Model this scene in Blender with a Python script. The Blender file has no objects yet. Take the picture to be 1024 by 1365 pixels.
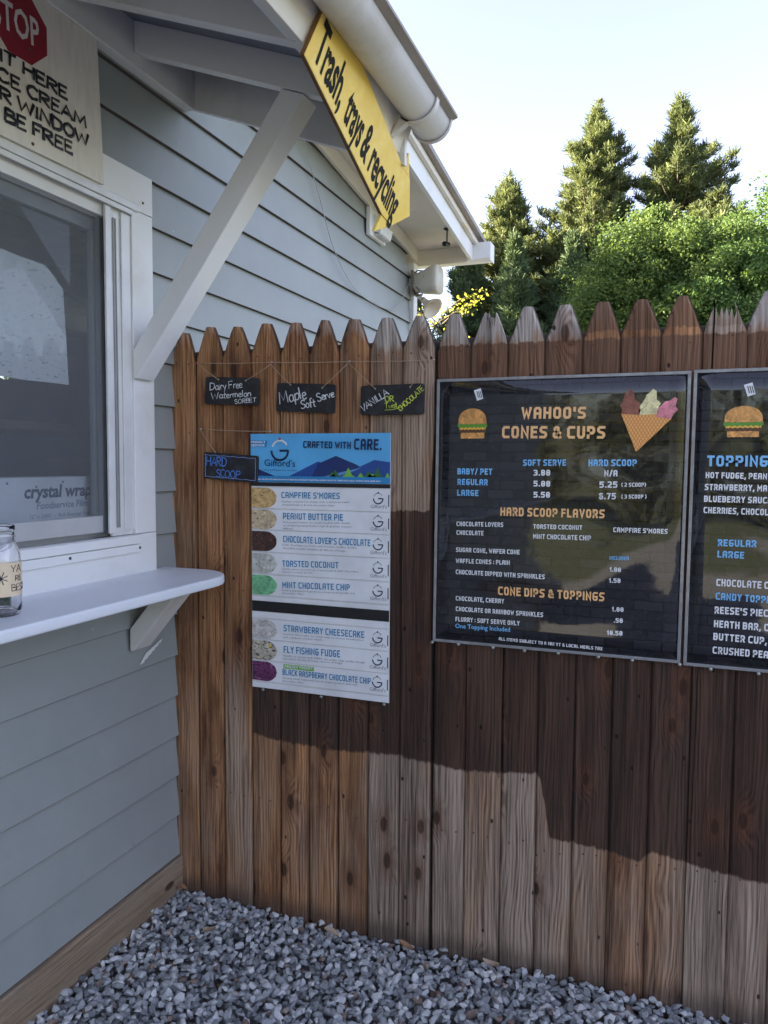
import bpy, bmesh, math, random
import numpy as np
from mathutils import Vector, Matrix
R_ = math.radians
S = bpy.context.scene
COL = S.collection
random.seed(7); RNG = np.random.default_rng(11)

# ---------------------------------------------------------------- camera
cam = bpy.data.objects.new('camera', bpy.data.cameras.new('camera')); COL.objects.link(cam)
rot = Matrix(((0.9369739, -0.0282037, 0.3482591), (0.3493403, 0.0573065, -0.9352418), (0.0064198, 0.9979582, 0.0635474)))
cam.matrix_world = Matrix.Translation((1.57553, -2.21706, 1.5)) @ rot.to_4x4()
cam.data.sensor_fit = 'VERTICAL'; cam.data.sensor_height = 36; cam.data.lens = 36 * 1020 / 1365
cam.data.clip_start = .05; cam.data.clip_end = 2000
S.camera = cam

# ---------------------------------------------------------------- daylight: low evening sun, left and ahead
SUN_EL, SUN_AZ = 15.0, -102.0          # azimuth clockwise from +Y
w = bpy.data.worlds.new('World'); S.world = w; w.use_nodes = True
nt = w.node_tree; nt.nodes.clear()
sky = nt.nodes.new('ShaderNodeTexSky'); sky.sky_type = 'NISHITA'; sky.sun_disc = False
sky.sun_elevation = R_(SUN_EL); sky.sun_rotation = R_(SUN_AZ)
sky.air_density = 1.0; sky.dust_density = 1.0; sky.ozone_density = 3.5
bg = nt.nodes.new('ShaderNodeBackground'); bg.inputs[1].default_value = .054
wo = nt.nodes.new('ShaderNodeOutputWorld')
hs = nt.nodes.new('ShaderNodeHueSaturation'); hs.inputs['Saturation'].default_value = .60; hs.inputs['Hue'].default_value = .524
nt.links.new(sky.outputs[0], hs.inputs['Color']); nt.links.new(hs.outputs[0], bg.inputs[0]); nt.links.new(bg.outputs[0], wo.inputs[0])
sl = bpy.data.lights.new('sun', 'SUN'); sl.energy = 5.0; sl.angle = R_(.6); sl.color = (1, .85, .62)
sun = bpy.data.objects.new('sun', sl); COL.objects.link(sun)
sd = Vector((math.sin(R_(SUN_AZ)) * math.cos(R_(SUN_EL)), math.cos(R_(SUN_AZ)) * math.cos(R_(SUN_EL)), math.sin(R_(SUN_EL))))
sun.rotation_euler = sd.to_track_quat('Z', 'Y').to_euler()
vs = S.view_settings; S.display_settings.display_device = 'sRGB'
vs.view_transform = 'Standard'; vs.look = 'None'; vs.gamma = 1; vs.use_curve_mapping = False
vs.exposure = 3.58
S.cycles.max_bounces = 8; S.cycles.transparent_max_bounces = 16

# ---------------------------------------------------------------- node helpers
class NT:
    def __init__(s, name):
        s.m = bpy.data.materials.new(name); s.m.use_nodes = True; s.t = s.m.node_tree; s.t.nodes.clear()
        s.out = s.t.nodes.new('ShaderNodeOutputMaterial')
    def n(s, ty, **kw):
        nd = s.t.nodes.new(ty)
        for k, v in kw.items():
            if k[0] == 'i' and k[1:].isdigit(): s.set(nd.inputs[int(k[1:])], v)
            elif k in ('Scale', 'Detail', 'Roughness', 'Distortion', 'Vector', 'Fac', 'Factor', 'Value', 'W', 'Strength', 'Distance', 'Height', 'Normal', 'Randomness'): s.set(nd.inputs[k], v)
            else: setattr(nd, k, v)
        return nd
    def set(s, inp, v):
        if isinstance(v, bpy.types.NodeSocket): s.t.links.new(v, inp)
        elif isinstance(v, (tuple, list)) and inp.type == 'RGBA' and len(v) == 3: inp.default_value = (*v, 1)
        else: inp.default_value = v
    def math(s, op, a, b=0.0, c=None, clamp=False):
        nd = s.n('ShaderNodeMath', operation=op, i0=a, i1=b, use_clamp=clamp)
        if c is not None: s.set(nd.inputs[2], c)
        return nd.outputs[0]
    def mix(s, f, a, b, mode='MIX'):
        nd = s.t.nodes.new('ShaderNodeMix'); nd.data_type = 'RGBA'; nd.blend_type = mode; nd.clamp_factor = True
        s.set(nd.inputs[0], f); s.set(nd.inputs[6], a); s.set(nd.inputs[7], b); return nd.outputs[2]
    def ramp(s, f, stops):
        nd = s.t.nodes.new('ShaderNodeValToRGB'); s.set(nd.inputs[0], f); e = nd.color_ramp.elements
        while len(e) < len(stops): e.new(.5)
        for q, (p, c) in zip(e, stops):
            q.position = p; q.color = (*c, 1) if isinstance(c, (tuple, list)) else (c, c, c, 1)
        return nd.outputs[0]
    def step(s, v, a, b):
        nd = s.t.nodes.new('ShaderNodeMapRange'); nd.interpolation_type = 'SMOOTHSTEP'
        s.set(nd.inputs[0], v); s.set(nd.inputs[1], a); s.set(nd.inputs[2], b); return nd.outputs[0]
    def noise(s, vec, sc, det=4, ro=.55, dist=0):
        return s.n('ShaderNodeTexNoise', Vector=vec, Scale=sc, Detail=det, Roughness=ro, Distortion=dist).outputs[0]
    def pos(s): return s.n('ShaderNodeNewGeometry').outputs['Position']
    def sep(s, v):
        nd = s.n('ShaderNodeSeparateXYZ', i0=v); return nd.outputs
    def comb(s, x, y, z): return s.n('ShaderNodeCombineXYZ', i0=x, i1=y, i2=z).outputs[0]
    def vm(s, op, a, b):
        nd = s.t.nodes.new('ShaderNodeVectorMath'); nd.operation = op; s.set(nd.inputs[0], a)
        if isinstance(b, tuple) or isinstance(b, bpy.types.NodeSocket): s.set(nd.inputs[1], b)
        return nd.outputs[0]
    def bump(s, h, st=.3, d=.002, normal=None):
        nd = s.n('ShaderNodeBump', Strength=st, Distance=d, Height=h)
        if normal: s.t.links.new(normal, nd.inputs['Normal'])
        return nd.outputs[0]
    def bsdf(s, col, rough=.6, normal=None, **kw):
        b = s.t.nodes.new('ShaderNodeBsdfPrincipled')
        s.set(b.inputs['Base Color'], col); s.set(b.inputs['Roughness'], rough)
        if normal: s.t.links.new(normal, b.inputs['Normal'])
        for k, v in kw.items(): s.set(b.inputs[k.replace('_', ' ')], v)
        return b.outputs[0]
    def done(s, sh): s.t.links.new(sh, s.out.inputs[0]); return s.m

def plain(name, col, rough=.5, **kw):
    t = NT(name)
    n = t.noise(t.pos(), 9, 5)
    c = t.mix(t.ramp(n, [(.3, 0), (.75, 1)]), tuple(v * .86 for v in col), tuple(min(1, v * 1.08) for v in col))
    return t.done(t.bsdf(c, rough, **kw))

def painted(name, col, dirt=(.34, .29, .2), amount=.35, rough=.42, streak=(4, 4, 40)):
    """brush painted wood: fine brush relief, faint grime and chips"""
    t = NT(name); p = t.pos()
    g = t.noise(t.vm('MULTIPLY', p, streak), 5, 6, .6)
    big = t.noise(p, 3.1, 6, .62)
    fine = t.noise(p, 60, 4, .7)
    f = t.math('MULTIPLY', t.step(big, .5, .78), amount)
    c = t.mix(f, col, tuple(a * b * 1.6 for a, b in zip(col, dirt)))
    c = t.mix(t.math('MULTIPLY', t.step(fine, .66, .74), .35), c, tuple(a * .55 for a in col))
    c = t.mix(t.math('MULTIPLY', g, .12), c, tuple(a * .7 for a in col))
    nrm = t.bump(t.math('ADD', g, t.math('MULTIPLY', fine, .5)), .35, .0015)
    return t.done(t.bsdf(c, t.math('ADD', rough, t.math('MULTIPLY', big, .2)), nrm))

# ---------------------------------------------------------------- geometry helpers
class MB:
    def __init__(s): s.v = []; s.f = []; s.sm = []
    def add(s, vs, fs, smooth=False):
        o = len(s.v); s.v += [tuple(v) for v in vs]; s.f += [tuple(i + o for i in f) for f in fs]; s.sm += [smooth] * len(fs); return s
    def box(s, a, b):
        (x0, y0, z0), (x1, y1, z1) = [tuple(min(p, q) for p, q in zip(a, b)), tuple(max(p, q) for p, q in zip(a, b))]
        return s.add([(x0, y0, z0), (x1, y0, z0), (x1, y1, z0), (x0, y1, z0), (x0, y0, z1), (x1, y0, z1), (x1, y1, z1), (x0, y1, z1)],
                     [(0, 3, 2, 1), (4, 5, 6, 7), (0, 1, 5, 4), (1, 2, 6, 5), (2, 3, 7, 6), (3, 0, 4, 7)])
    def prism(s, pts, d, smooth=False):
        """closed polygon of 3d points extruded by vector d"""
        n = len(pts); d = Vector(d); P = [Vector(p) for p in pts]
        nr = Vector((0, 0, 0))
        for i in range(n): nr += P[i].cross(P[(i + 1) % n])
        if nr.dot(d) > 0: P = P[::-1]
        s.add(P + [p + d for p in P], [tuple(range(n)), tuple(range(2 * n - 1, n - 1, -1))])
        o = len(s.v) - 2 * n
        for i in range(n):
            j = (i + 1) % n; s.f.append((o + j, o + i, o + n + i, o + n + j)); s.sm.append(smooth)
        return s
    def tube(s, pts, r, seg=8, caps=True, smooth=True, flat=None):
        """r: radius or list; flat=(normal, width, height) gives an elliptical section"""
        P = [Vector(p) for p in pts]; n = len(P); rr = r if isinstance(r, (list, tuple)) else [r] * n
        o = len(s.v); ref = None
        for i in range(n):
            t = (P[min(i + 1, n - 1)] - P[max(i - 1, 0)])
            t = t.normalized() if t.length > 1e-9 else Vector((0, 0, 1))
            if flat: b = Vector(flat); a = t.cross(b).normalized(); hb = .22
            else:
                if ref is None: ref = Vector((0, 0, 1)) if abs(t.z) < .9 else Vector((1, 0, 0))
                a = t.cross(ref).normalized(); b = a.cross(t).normalized(); ref = b; hb = 1
            for k in range(seg):
                q = 2 * math.pi * k / seg
                s.v.append(tuple(P[i] + a * math.cos(q) * rr[i] + b * math.sin(q) * rr[i] * hb))
        for i in range(n - 1):
            for k in range(seg):
                k2 = (k + 1) % seg
                s.f.append((o + i * seg + k, o + i * seg + k2, o + (i + 1) * seg + k2, o + (i + 1) * seg + k)); s.sm.append(smooth)
        if caps:
            s.f.append(tuple(o + k for k in range(seg))[::-1]); s.sm.append(False)
            s.f.append(tuple(o + (n - 1) * seg + k for k in range(seg))); s.sm.append(False)
        return s
    def lathe(s, c, prof, seg=32, axis=(0, 0, 1)):
        ax = Vector(axis).normalized(); a = ax.orthogonal().normalized(); b = ax.cross(a); o = len(s.v); c = Vector(c)
        for r, h in prof:
            for k in range(seg):
                q = 2 * math.pi * k / seg; s.v.append(tuple(c + ax * h + (a * math.cos(q) + b * math.sin(q)) * r))
        for i in range(len(prof) - 1):
            for k in range(seg):
                k2 = (k + 1) % seg; s.f.append((o + i * seg + k, o + i * seg + k2, o + (i + 1) * seg + k2, o + (i + 1) * seg + k)); s.sm.append(True)
        return s
    def build(s, name, mat, parent=None, bevel=0, fix=True, seg=2):
        me = bpy.data.meshes.new(name); 
        L = wloc(parent); me.from_pydata([(x - L[0], y - L[1], z - L[2]) for x, y, z in s.v], [], s.f)
        me.polygons.foreach_set('use_smooth', s.sm); me.update()
        if fix:
            bm = bmesh.new(); bm.from_mesh(me); bmesh.ops.recalc_face_normals(bm, faces=bm.faces); bm.to_mesh(me); bm.free()
        return put(name, me, mat, parent, bevel, seg)
def wloc(o):
    v = Vector((0, 0, 0))
    while o is not None: v += o.location; o = o.parent
    return v
def put(name, me, mat, parent=None, bevel=0, seg=2):
    o = bpy.data.objects.new(name, me); COL.objects.link(o)
    if mat: me.materials.append(mat)
    if parent: o.parent = parent
    if bevel:
        b = o.modifiers.new('bevel', 'BEVEL'); b.width = bevel; b.segments = seg; b.limit_method = 'ANGLE'; b.angle_limit = R_(35)
    return o
def tag(o, label=None, cat=None, group=None, kind=None):
    for k, v in (('label', label), ('category', cat), ('group', group), ('kind', kind)):
        if v: o[k] = v
    return o
def thing(name, loc, label, cat, group=None):
    o = bpy.data.objects.new(name, None); COL.objects.link(o); o.location = loc; o.empty_display_size = .1
    return tag(o, label, cat, group)
def bigmesh(name, V, F, mat, parent=None, smooth=False):
    """fast mesh from numpy arrays, F (n,k) with one k"""
    me = bpy.data.meshes.new(name); L = wloc(parent); V = np.asarray(V, dtype=np.float32) - np.array(L, dtype=np.float32)
    F = np.asarray(F, dtype=np.int32); n, k = F.shape
    me.vertices.add(len(V)); me.vertices.foreach_set('co', V.ravel())
    me.loops.add(n * k); me.loops.foreach_set('vertex_index', F.ravel())
    me.polygons.add(n); me.polygons.foreach_set('loop_start', np.arange(0, n * k, k, dtype=np.int32))
    me.polygons.foreach_set('loop_total', np.full(n, k, dtype=np.int32))
    me.polygons.foreach_set('use_smooth', np.full(n, smooth)); me.update(calc_edges=True)
    return put(name, me, mat, parent)

# flat lettering from Blender's own font, laid on a plane given by axes
_fc = {}
def glyphs(txt, bold, sp=1.0, res=2):
    key = (txt, bold, sp, res)
    if key not in _fc:
        cu = bpy.data.curves.new('t', 'FONT'); cu.body = txt; cu.offset = bold; cu.resolution_u = res; cu.space_character = sp
        o = bpy.data.objects.new('t', cu); COL.objects.link(o)
        dg = bpy.context.evaluated_depsgraph_get(); me = bpy.data.meshes.new_from_object(o.evaluated_get(dg))
        V = np.array([v.co[:] for v in me.vertices]) if len(me.vertices) else np.zeros((0, 3)); F = [tuple(p.vertices) for p in me.polygons]
        bpy.data.objects.remove(o); bpy.data.curves.remove(cu); bpy.data.meshes.remove(me)
        _fc[key] = (V, F)
    return _fc[key]
def lettering(txt, p0, p1, cap, nrm, mat, parent, bold=.02, sp=1.0, name='lettering', shear=0, res=2, wob=0, cap_units=.72):
    """text whose baseline runs from p0 to p1, capital height cap"""
    V, F = glyphs(txt, bold, sp, res)
    if not len(V): return
    p0 = Vector(p0); p1 = Vector(p1); u = (p1 - p0); Lg = u.length; u.normalize(); n = Vector(nrm).normalized(); v = n.cross(u).normalized()
    x0, x1 = V[:, 0].min(), V[:, 0].max(); sx = Lg / (x1 - x0); sy = cap / cap_units
    X = (V[:, 0] - x0) * sx; Y = V[:, 1] * sy
    if wob: Y = Y + wob * np.sin(X * 55 + .7) ; X = X + wob * .6 * np.sin(Y * 80 + X * 33)
    X = X + shear * Y
    W = np.array(p0)[None] + X[:, None] * np.array(u)[None] + Y[:, None] * np.array(v)[None]
    mb = MB(); mb.add(W, F)
    return mb.build(name, mat, parent, fix=False)
# ---------------------------------------------------------------- materials
def mat_siding():
    t = NT('grey_siding_paint'); p = t.pos()
    big = t.noise(p, 1.7, 6, .65); f = t.noise(p, 140, 3, .7); st = t.noise(t.vm('MULTIPLY', p, (9, 1.2, 9)), 6, 5, .6)
    c = t.mix(t.step(big, .3, .75), (.275, .298, .294), (.330, .350, .343))
    c = t.mix(t.math('MULTIPLY', t.step(st, .62, .8), .25), c, (.36, .39, .40))
    sp = t.n('ShaderNodeTexVoronoi', Vector=p, Scale=8.5).outputs['Distance']
    c = t.mix(t.math('MULTIPLY', t.step(t.math('SUBTRACT', .035, sp), 0, .012), .75), c, (.6, .62, .62))
    sp2 = t.n('ShaderNodeTexVoronoi', Vector=t.vm('ADD', p, (3.3, 1.7, 4.1)), Scale=5).outputs['Distance']
    c = t.mix(t.math('MULTIPLY', t.step(t.math('SUBTRACT', .03, sp2), 0, .012), .7), c, (.07, .06, .05))
    return t.done(t.bsdf(c, t.math('ADD', .42, t.math('MULTIPLY', big, .15)), t.bump(t.math('ADD', t.math('MULTIPLY', f, .3), st), .25, .0012)))

def wood_shader(name, mode):
    """mode: 'fence' (per picket custom properties) or 'raw'"""
    t = NT(name); p = t.pos(); rnd = t.n('ShaderNodeObjectInfo').outputs['Random']
    X, Y, Z = t.sep(p)
    if mode == 'raw':      # grain runs along Y
        a, l = t.math('ADD', Z, t.math('MULTIPLY', X, .6)), Y
    else: a, l = t.math('ADD', X, t.math('MULTIPLY', Y, .7)), Z
    r10 = t.math('MULTIPLY', rnd, 37.0)
    q = t.comb(t.math('ADD', a, r10), r10, t.math('ADD', l, t.math('MULTIPLY', rnd, 91.0)))
    # knots: few, elongated
    qx, qy, qz = t.sep(q)
    kv = t.n('ShaderNodeTexVoronoi', voronoi_dimensions='2D', Vector=t.comb(t.math('MULTIPLY', qx, 8.0), t.math('MULTIPLY', qz, 3.6), 0), Scale=1.0, Randomness=1.0)
    kd = kv.outputs['Distance']; kr = t.sep(kv.outputs['Color'])[0]
    ksel = t.step(kr, .42, .46)
    kr2 = t.math('ADD', .5, kr)
    kdist = t.math('DIVIDE', kd, kr2)
    knot = t.math('MULTIPLY', t.step(t.math('SUBTRACT', .085, kdist), 0, .035), ksel)
    halo = t.math('MULTIPLY', t.step(t.math('SUBTRACT', .30, kdist), 0, .27), ksel)
    # growth rings
    warp = t.noise(t.vm('MULTIPLY', q, (9, 1, 1.5)), 1.0, 3, .5)
    bend = t.math('ADD', t.math('MULTIPLY', warp, 9.0), t.math('MULTIPLY', halo, 3.2))
    ring = t.math('SINE', t.math('MULTIPLY', t.math('ADD', t.math('MULTIPLY', a, 105.0), bend), 5.2))
    ring = t.math('ADD', t.math('MULTIPLY', ring, .5), .5)
    fib = t.noise(t.vm('MULTIPLY', q, (330, 1, 6)), 1.0, 5, .65)
    fib2 = t.noise(t.vm('MULTIPLY', q, (95, 1, 1.6)), 1.0, 4, .6)
    blot = t.noise(t.vm('MULTIPLY', q, (10, 1, 2.2)), 1.0, 6, .68)
    blot2 = t.noise(t.vm('MULTIPLY', q, (5, 1, 1.1)), 1.0, 4, .6)
    amp = t.step(t.noise(t.vm('MULTIPLY', q, (14, 1, 1.2)), 1.0, 2), .40, .62)
    gr = t.math('ADD', t.math('MULTIPLY', t.math('MULTIPLY', ring, amp), .20), t.math('ADD', t.math('MULTIPLY', fib, .74), t.math('SUBTRACT', t.math('MULTIPLY', fib2, .55), .12)), clamp=True)
    gr = t.step(gr, .22, .80)
    if mode == 'raw':
        c = t.mix(gr, (.10, .068, .045), (.34, .25, .165)); c = t.mix(t.step(blot, .45, .7), c, (.30, .24, .18))
        c = t.mix(knot, c, (.06, .03, .02))
        h = gr
        return t.done(t.bsdf(c, .8, t.bump(h, .6, .002)))
    def at(n):
        nd = t.n('ShaderNodeAttribute'); nd.attribute_type = 'OBJECT'; nd.attribute_name = n; return nd.outputs['Fac']
    tone, age = at('tone'), at('age')
    warm = t.mix(gr, (.042, .016, .007), (.55, .275, .125))
    warm = t.mix(t.step(blot, .42, .72), warm, t.mix(gr, (.030, .011, .006), (.20, .075, .034)))
    grey = t.mix(gr, (.040, .024, .015), (.50, .375, .28))
    low = t.step(t.math('SUBTRACT', 1.15, Z), 0, .9)
    wf = t.math('ADD', t.math('MULTIPLY', t.math('SUBTRACT', blot2, .5), 1.7), t.math('ADD', tone, t.math('MULTIPLY', low, .24)), clamp=True)
    wf = t.step(wf, .15, .85)
    c = t.mix(wf, warm, grey)
    # pale worn edges + streaks
    c = t.mix(t.math('MULTIPLY', t.step(fib2, .60, .74), .5), c, (.36, .27, .19))
    c = t.mix(t.math('MULTIPLY', t.step(t.math('SUBTRACT', .36, fib2), 0, .08), .55), c, (.05, .022, .012))
    # weathered tips
    tipn = t.math('ADD', t.math('MULTIPLY', t.math('SUBTRACT', t.noise(t.vm('MULTIPLY', q, (40, 1, 7)), 1.0, 3), .5), .12), Z)
    tip = t.math('MULTIPLY', t.step(tipn, t.math('SUBTRACT', 1.93, t.math('MULTIPLY', age, .09)), t.math('SUBTRACT', 1.96, t.math('MULTIPLY', age, .085))), age)
    c = t.mix(t.math('MULTIPLY', tip, .85), c, t.mix(gr, (.12, .095, .078), (.60, .54, .48)))
    # brown stain left by an old coat: outline fixed in the place
    def curve(pts):
        fc = t.t.nodes.new('ShaderNodeFloatCurve'); cv = fc.mapping.curves[0]
        P = [(x / 4, z / 2) for x, z in pts]
        cv.points[0].location = P[0]; cv.points[1].location = P[-1]
        for q_ in P[1:-1]: cv.points.new(*q_)
        for q_ in cv.points: q_.handle_type = 'VECTOR'
        fc.mapping.update(); t.set(fc.inputs[1], t.math('DIVIDE', t.math('ADD', X, t.math('MULTIPLY', t.math('SUBTRACT', t.noise(p, 9, 2), .5), .02)), 4.0)); return t.math('MULTIPLY', fc.outputs[0], 2.0)
    zb = curve([(0, 1.99), (.287, 1.99), (.290, .60), (.38, .583), (.60, .578), (.80, .593), (1.02, .574), (1.235, .598), (1.262, .57), (1.268, .415), (1.40, .410), (1.46, .402), (1.53, .390), (1.56, .425), (1.735, .398), (2.2, .37), (4, .33)])
    zt = curve([(0, 0), (.287, 0), (.290, 1.354), (.918, 1.358), (.921, 1.848), (1.16, 1.846), (2.0, 1.843), (4, 1.84)])
    ed = t.math('MULTIPLY', t.math('SUBTRACT', t.noise(t.vm('MULTIPLY', p, (1, 1, .4)), 70, 3), .5), .022)
    zz = t.math('ADD', Z, ed)
    sm = t.math('MULTIPLY', t.step(t.math('SUBTRACT', zz, zb), -.004, .006), t.step(t.math('SUBTRACT', zt, zz), -.002, .004))
    # second coat on the tips of a few pickets, with a bare band between
    up = t.math('MULTIPLY', t.step(zz, 1.862, 1.866), at('topcoat'))
    sm = t.math('MAXIMUM', sm, t.math('MULTIPLY', up, .85))
    stc = t.mix(gr, (.018, .0085, .0055), (.105, .056, .036))
    stc = t.mix(t.step(blot, .40, .70), stc, t.mix(gr, (.013, .008, .006), (.060, .038, .030)))
    stc = t.mix(t.math('MULTIPLY', rnd, .5), stc, t.mix(gr, (.024, .013, .009), (.15, .09, .06)))
    stc = t.mix(t.step(Z, 1.35, 1.8), stc, t.mix(gr, (.045, .021, .013), (.25, .135, .080)))
    c = t.mix(t.math('MULTIPLY', sm, t.math('SUBTRACT', 1.0, t.math('MULTIPLY', t.step(fib2, .62, .8), .35))), c, stc)
    c = t.mix(t.math('MULTIPLY', halo, .55), c, t.mix(gr, (.05, .018, .009), (.19, .075, .035)))
    c = t.mix(t.math('MULTIPLY', knot, .78), c, t.mix(fib, (.012, .006, .004), (.075, .035, .02)))
    # splashes of dirt at the foot
    c = t.mix(t.math('MULTIPLY', t.step(t.math('SUBTRACT', .10, t.math('ADD', Z, t.math('MULTIPLY', blot, .08))), -.02, .05), .6), c, (.05, .04, .034))
    eg = t.n('ShaderNodeAttribute'); eg.attribute_name = 'edge'  # gap darkness between pickets, painted into the colour along their edges
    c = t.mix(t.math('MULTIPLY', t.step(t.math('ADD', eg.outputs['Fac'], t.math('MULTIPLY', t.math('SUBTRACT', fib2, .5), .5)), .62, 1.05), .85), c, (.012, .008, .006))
    # nail holes / specks
    sp = t.n('ShaderNodeTexVoronoi', Vector=t.vm('MULTIPLY', q, (1, 1, .6)), Scale=17).outputs['Distance']
    speck = t.step(t.math('SUBTRACT', .085, sp), 0, .03)
    c = t.mix(t.math('MULTIPLY', speck, .85), c, (.018, .010, .007))
    h = t.math('SUBTRACT', gr, t.math('ADD', t.math('MULTIPLY', knot, .7), speck))
    return t.done(t.bsdf(c, .82, t.bump(h, 1.0, .003), Specular_IOR_Level=.3))

def mat_gravel():
    t = NT('crushed_blue_stone'); p = t.pos(); g = t.n('ShaderNodeNewGeometry'); r = g.outputs['Random Per Island']
    c = t.ramp(r, [(0, (.14, .15, .15)), (.16, (.27, .285, .285)), (.46, (.42, .44, .44)), (.66, (.53, .545, .54)), (.84, (.64, .645, .63)), (.955, (.70, .69, .66)), (.975, (.30, .21, .15)), (1, (.22, .13, .09))])
    n = t.noise(p, 90, 6, .7); n2 = t.noise(p, 320, 3, .7)
    c = t.mix(t.step(n, .35, .7), c, (.16, .185, .215), 'MULTIPLY') if False else t.mix(t.math('MULTIPLY', t.step(n, .42, .72), .4), c, (.40, .43, .46))
    c = t.mix(t.math('MULTIPLY', t.step(n2, .5, .75), .25), c, (.05, .06, .07))
    return t.done(t.bsdf(c, .75, t.bump(n, .6, .003)))

def leafmat(name, ca, cb, trans, tl=.35):
    t = NT(name); g = t.n('ShaderNodeNewGeometry'); r = g.outputs['Random Per Island']
    big = t.noise(t.pos(), .9, 3, .6)
    f = t.math('ADD', t.math('MULTIPLY', r, .6), t.math('MULTIPLY', t.step(big, .35, .65), .4))
    c = t.mix(f, ca, cb)
    b = t.bsdf(c, .65, Specular_IOR_Level=.15)
    tr = t.n('ShaderNodeBsdfTranslucent', i0=trans).outputs[0]
    mx = t.n('ShaderNodeMixShader', i0=tl, i1=b, i2=tr)
    return t.done(mx.outputs[0])

def mat_menu():
    """printed black brick wall under wavy clear laminate"""
    t = NT('black_brick_print_laminate'); X, Y, Z = t.sep(t.pos())
    br = t.n('ShaderNodeTexBrick', Vector=t.comb(t.math('ADD', X, t.math('MULTIPLY', t.noise(t.pos(), 14, 3), .012)), t.math('ADD', Z, t.math('MULTIPLY', t.noise(t.pos(), 18, 3), .008)), 0), Scale=1.0)
    br.offset = .5; br.inputs['Color1'].default_value = (.011, .011, .014, 1); br.inputs['Color2'].default_value = (.023, .023, .027, 1); br.inputs['Mortar'].default_value = (.0025, .0025, .003, 1)
    br.inputs['Mortar Size'].default_value = .0022; br.inputs['Mortar Smooth'].default_value = .3; br.inputs['Brick Width'].default_value = .075; br.inputs['Row Height'].default_value = .027
    n = t.noise(t.pos(), 60, 5, .7)
    c = t.mix(t.math('MULTIPLY', t.step(n, .45, .75), .5), br.outputs['Color'], (.04, .04, .046))
    wv = t.noise(t.comb(t.math('MULTIPLY', X, 1.2), 0, t.math('MULTIPLY', Z, 2.0)), 1.5, 1.0, .4, .4)
    fine = t.noise(t.pos(), 16, 2, .5)
    nr = t.bump(t.math('ADD', wv, t.math('MULTIPLY', fine, .015)), 1.0, .018)
    return t.done(t.bsdf(c, .045, nr, IOR=1.60))

def mat_ice(name, base, chip, chip2, amt=.6):
    t = NT(name); p = t.pos()
    sw = t.noise(p, 38, 5, .7, 1.2)
    c = t.mix(t.step(sw, .35, .62), tuple(v * .55 for v in base), base)
    c = t.mix(t.step(t.noise(p, 60, 2), .60, .66), c, tuple(min(1, v * 1.25) for v in base))
    vo = t.noise(t.vm('MULTIPLY', p, (1, 1, 1.6)), 85, 2, .5, .4)
    c = t.mix(t.step(vo, amt, amt + .02), c, chip)
    c = t.mix(t.step(t.noise(t.vm('ADD', p, (5, 5, 5)), 55, 2, .5), amt + .06, amt + .09), c, chip2)
    return t.done(t.bsdf(c, .45))

def mat_glass(name='clear_glass'):
    t = NT(name)
    return t.done(t.bsdf((1, 1, 1), .0, Transmission_Weight=1.0, IOR=1.45))

def mat_pane():
    """thin window pane: mirror reflection over clear see-through, plus dust"""
    t = NT('window_pane'); fr = t.n('ShaderNodeFresnel', i0=1.38).outputs[0]
    tr = t.n('ShaderNodeBsdfTransparent', i0=(.86, .90, .92)).outputs[0]
    gl = t.n('ShaderNodeBsdfGlossy'); gl.inputs['Roughness'].default_value = .01
    m1 = t.n('ShaderNodeMixShader', i0=fr, i1=tr, i2=gl.outputs[0]).outputs[0]
    return t.done(m1)

def mat_screen():
    t = NT('insect_screen_mesh'); p = t.pos(); X, Y, Z = t.sep(p)
    a = t.math('SINE', t.math('MULTIPLY', Y, 2200.0)); b = t.math('SINE', t.math('MULTIPLY', Z, 2200.0))
    wv = t.math('MULTIPLY', t.math('ADD', t.step(a, .2, .9), t.step(b, .2, .9)), .30)
    f = t.math('ADD', .24, t.math('MULTIPLY', wv, .25))
    d = t.bsdf((.30, .31, .32), .7)
    tr = t.n('ShaderNodeBsdfTransparent').outputs[0]
    return t.done(t.n('ShaderNodeMixShader', i0=f, i1=tr, i2=d).outputs[0])

def mat_ground():
    t = NT('grey_gravel_yard'); p = t.pos(); n = t.noise(p, 30, 6, .7); b = t.noise(p, .12, 5, .6)
    c = t.mix(n, (.20, .20, .20), (.32, .32, .31))
    X, Y, Z = t.sep(p)
    far = t.math('MAXIMUM', t.step(Y, 4.0, 6.0), t.step(t.math('MULTIPLY', Y, -1.0), 10.0, 12.0))
    c = t.mix(far, c, t.mix(b, (.06, .09, .03), (.12, .13, .05)))
    return t.done(t.bsdf(c, .9, t.bump(n, .8, .01)))

M = {}
M['siding'] = mat_siding()
M['white'] = painted('white_trim_paint', (.80, .80, .79))
M['whited'] = painted('white_frame_paint', (.78, .78, .77), amount=.5)
M['porch'] = painted('white_porch_paint', (.72, .71, .69), amount=.5)
M['soffit'] = painted('cream_soffit_paint', (.76, .71, .62), dirt=(.5, .36, .2), amount=.6)
M['deck'] = painted('grey_roof_deck_paint', (.20, .21, .24), amount=.3)
M['gutter'] = painted('off_white_gutter', (.68, .65, .62), amount=.55, rough=.35)
M['lip'] = plain('taupe_drip_edge', (.30, .26, .23), .5)
M['vinyl'] = plain('white_vinyl', (.72, .72, .71), .3)
M['groove'] = plain('grey_groove', (.30, .30, .30), .6)
M['shelf'] = painted('blue_white_shelf_paint', (.78, .81, .85), amount=.2, rough=.32)
M['raw'] = wood_shader('raw_sill_wood', 'raw')
M['fence'] = wood_shader('stockade_fence_wood', 'fence')
M['gravel'] = mat_gravel()
M['ground'] = mat_ground()
M['roof'] = plain('dark_roofing', (.06, .06, .06), .85)
M['menu'] = mat_menu()
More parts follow.
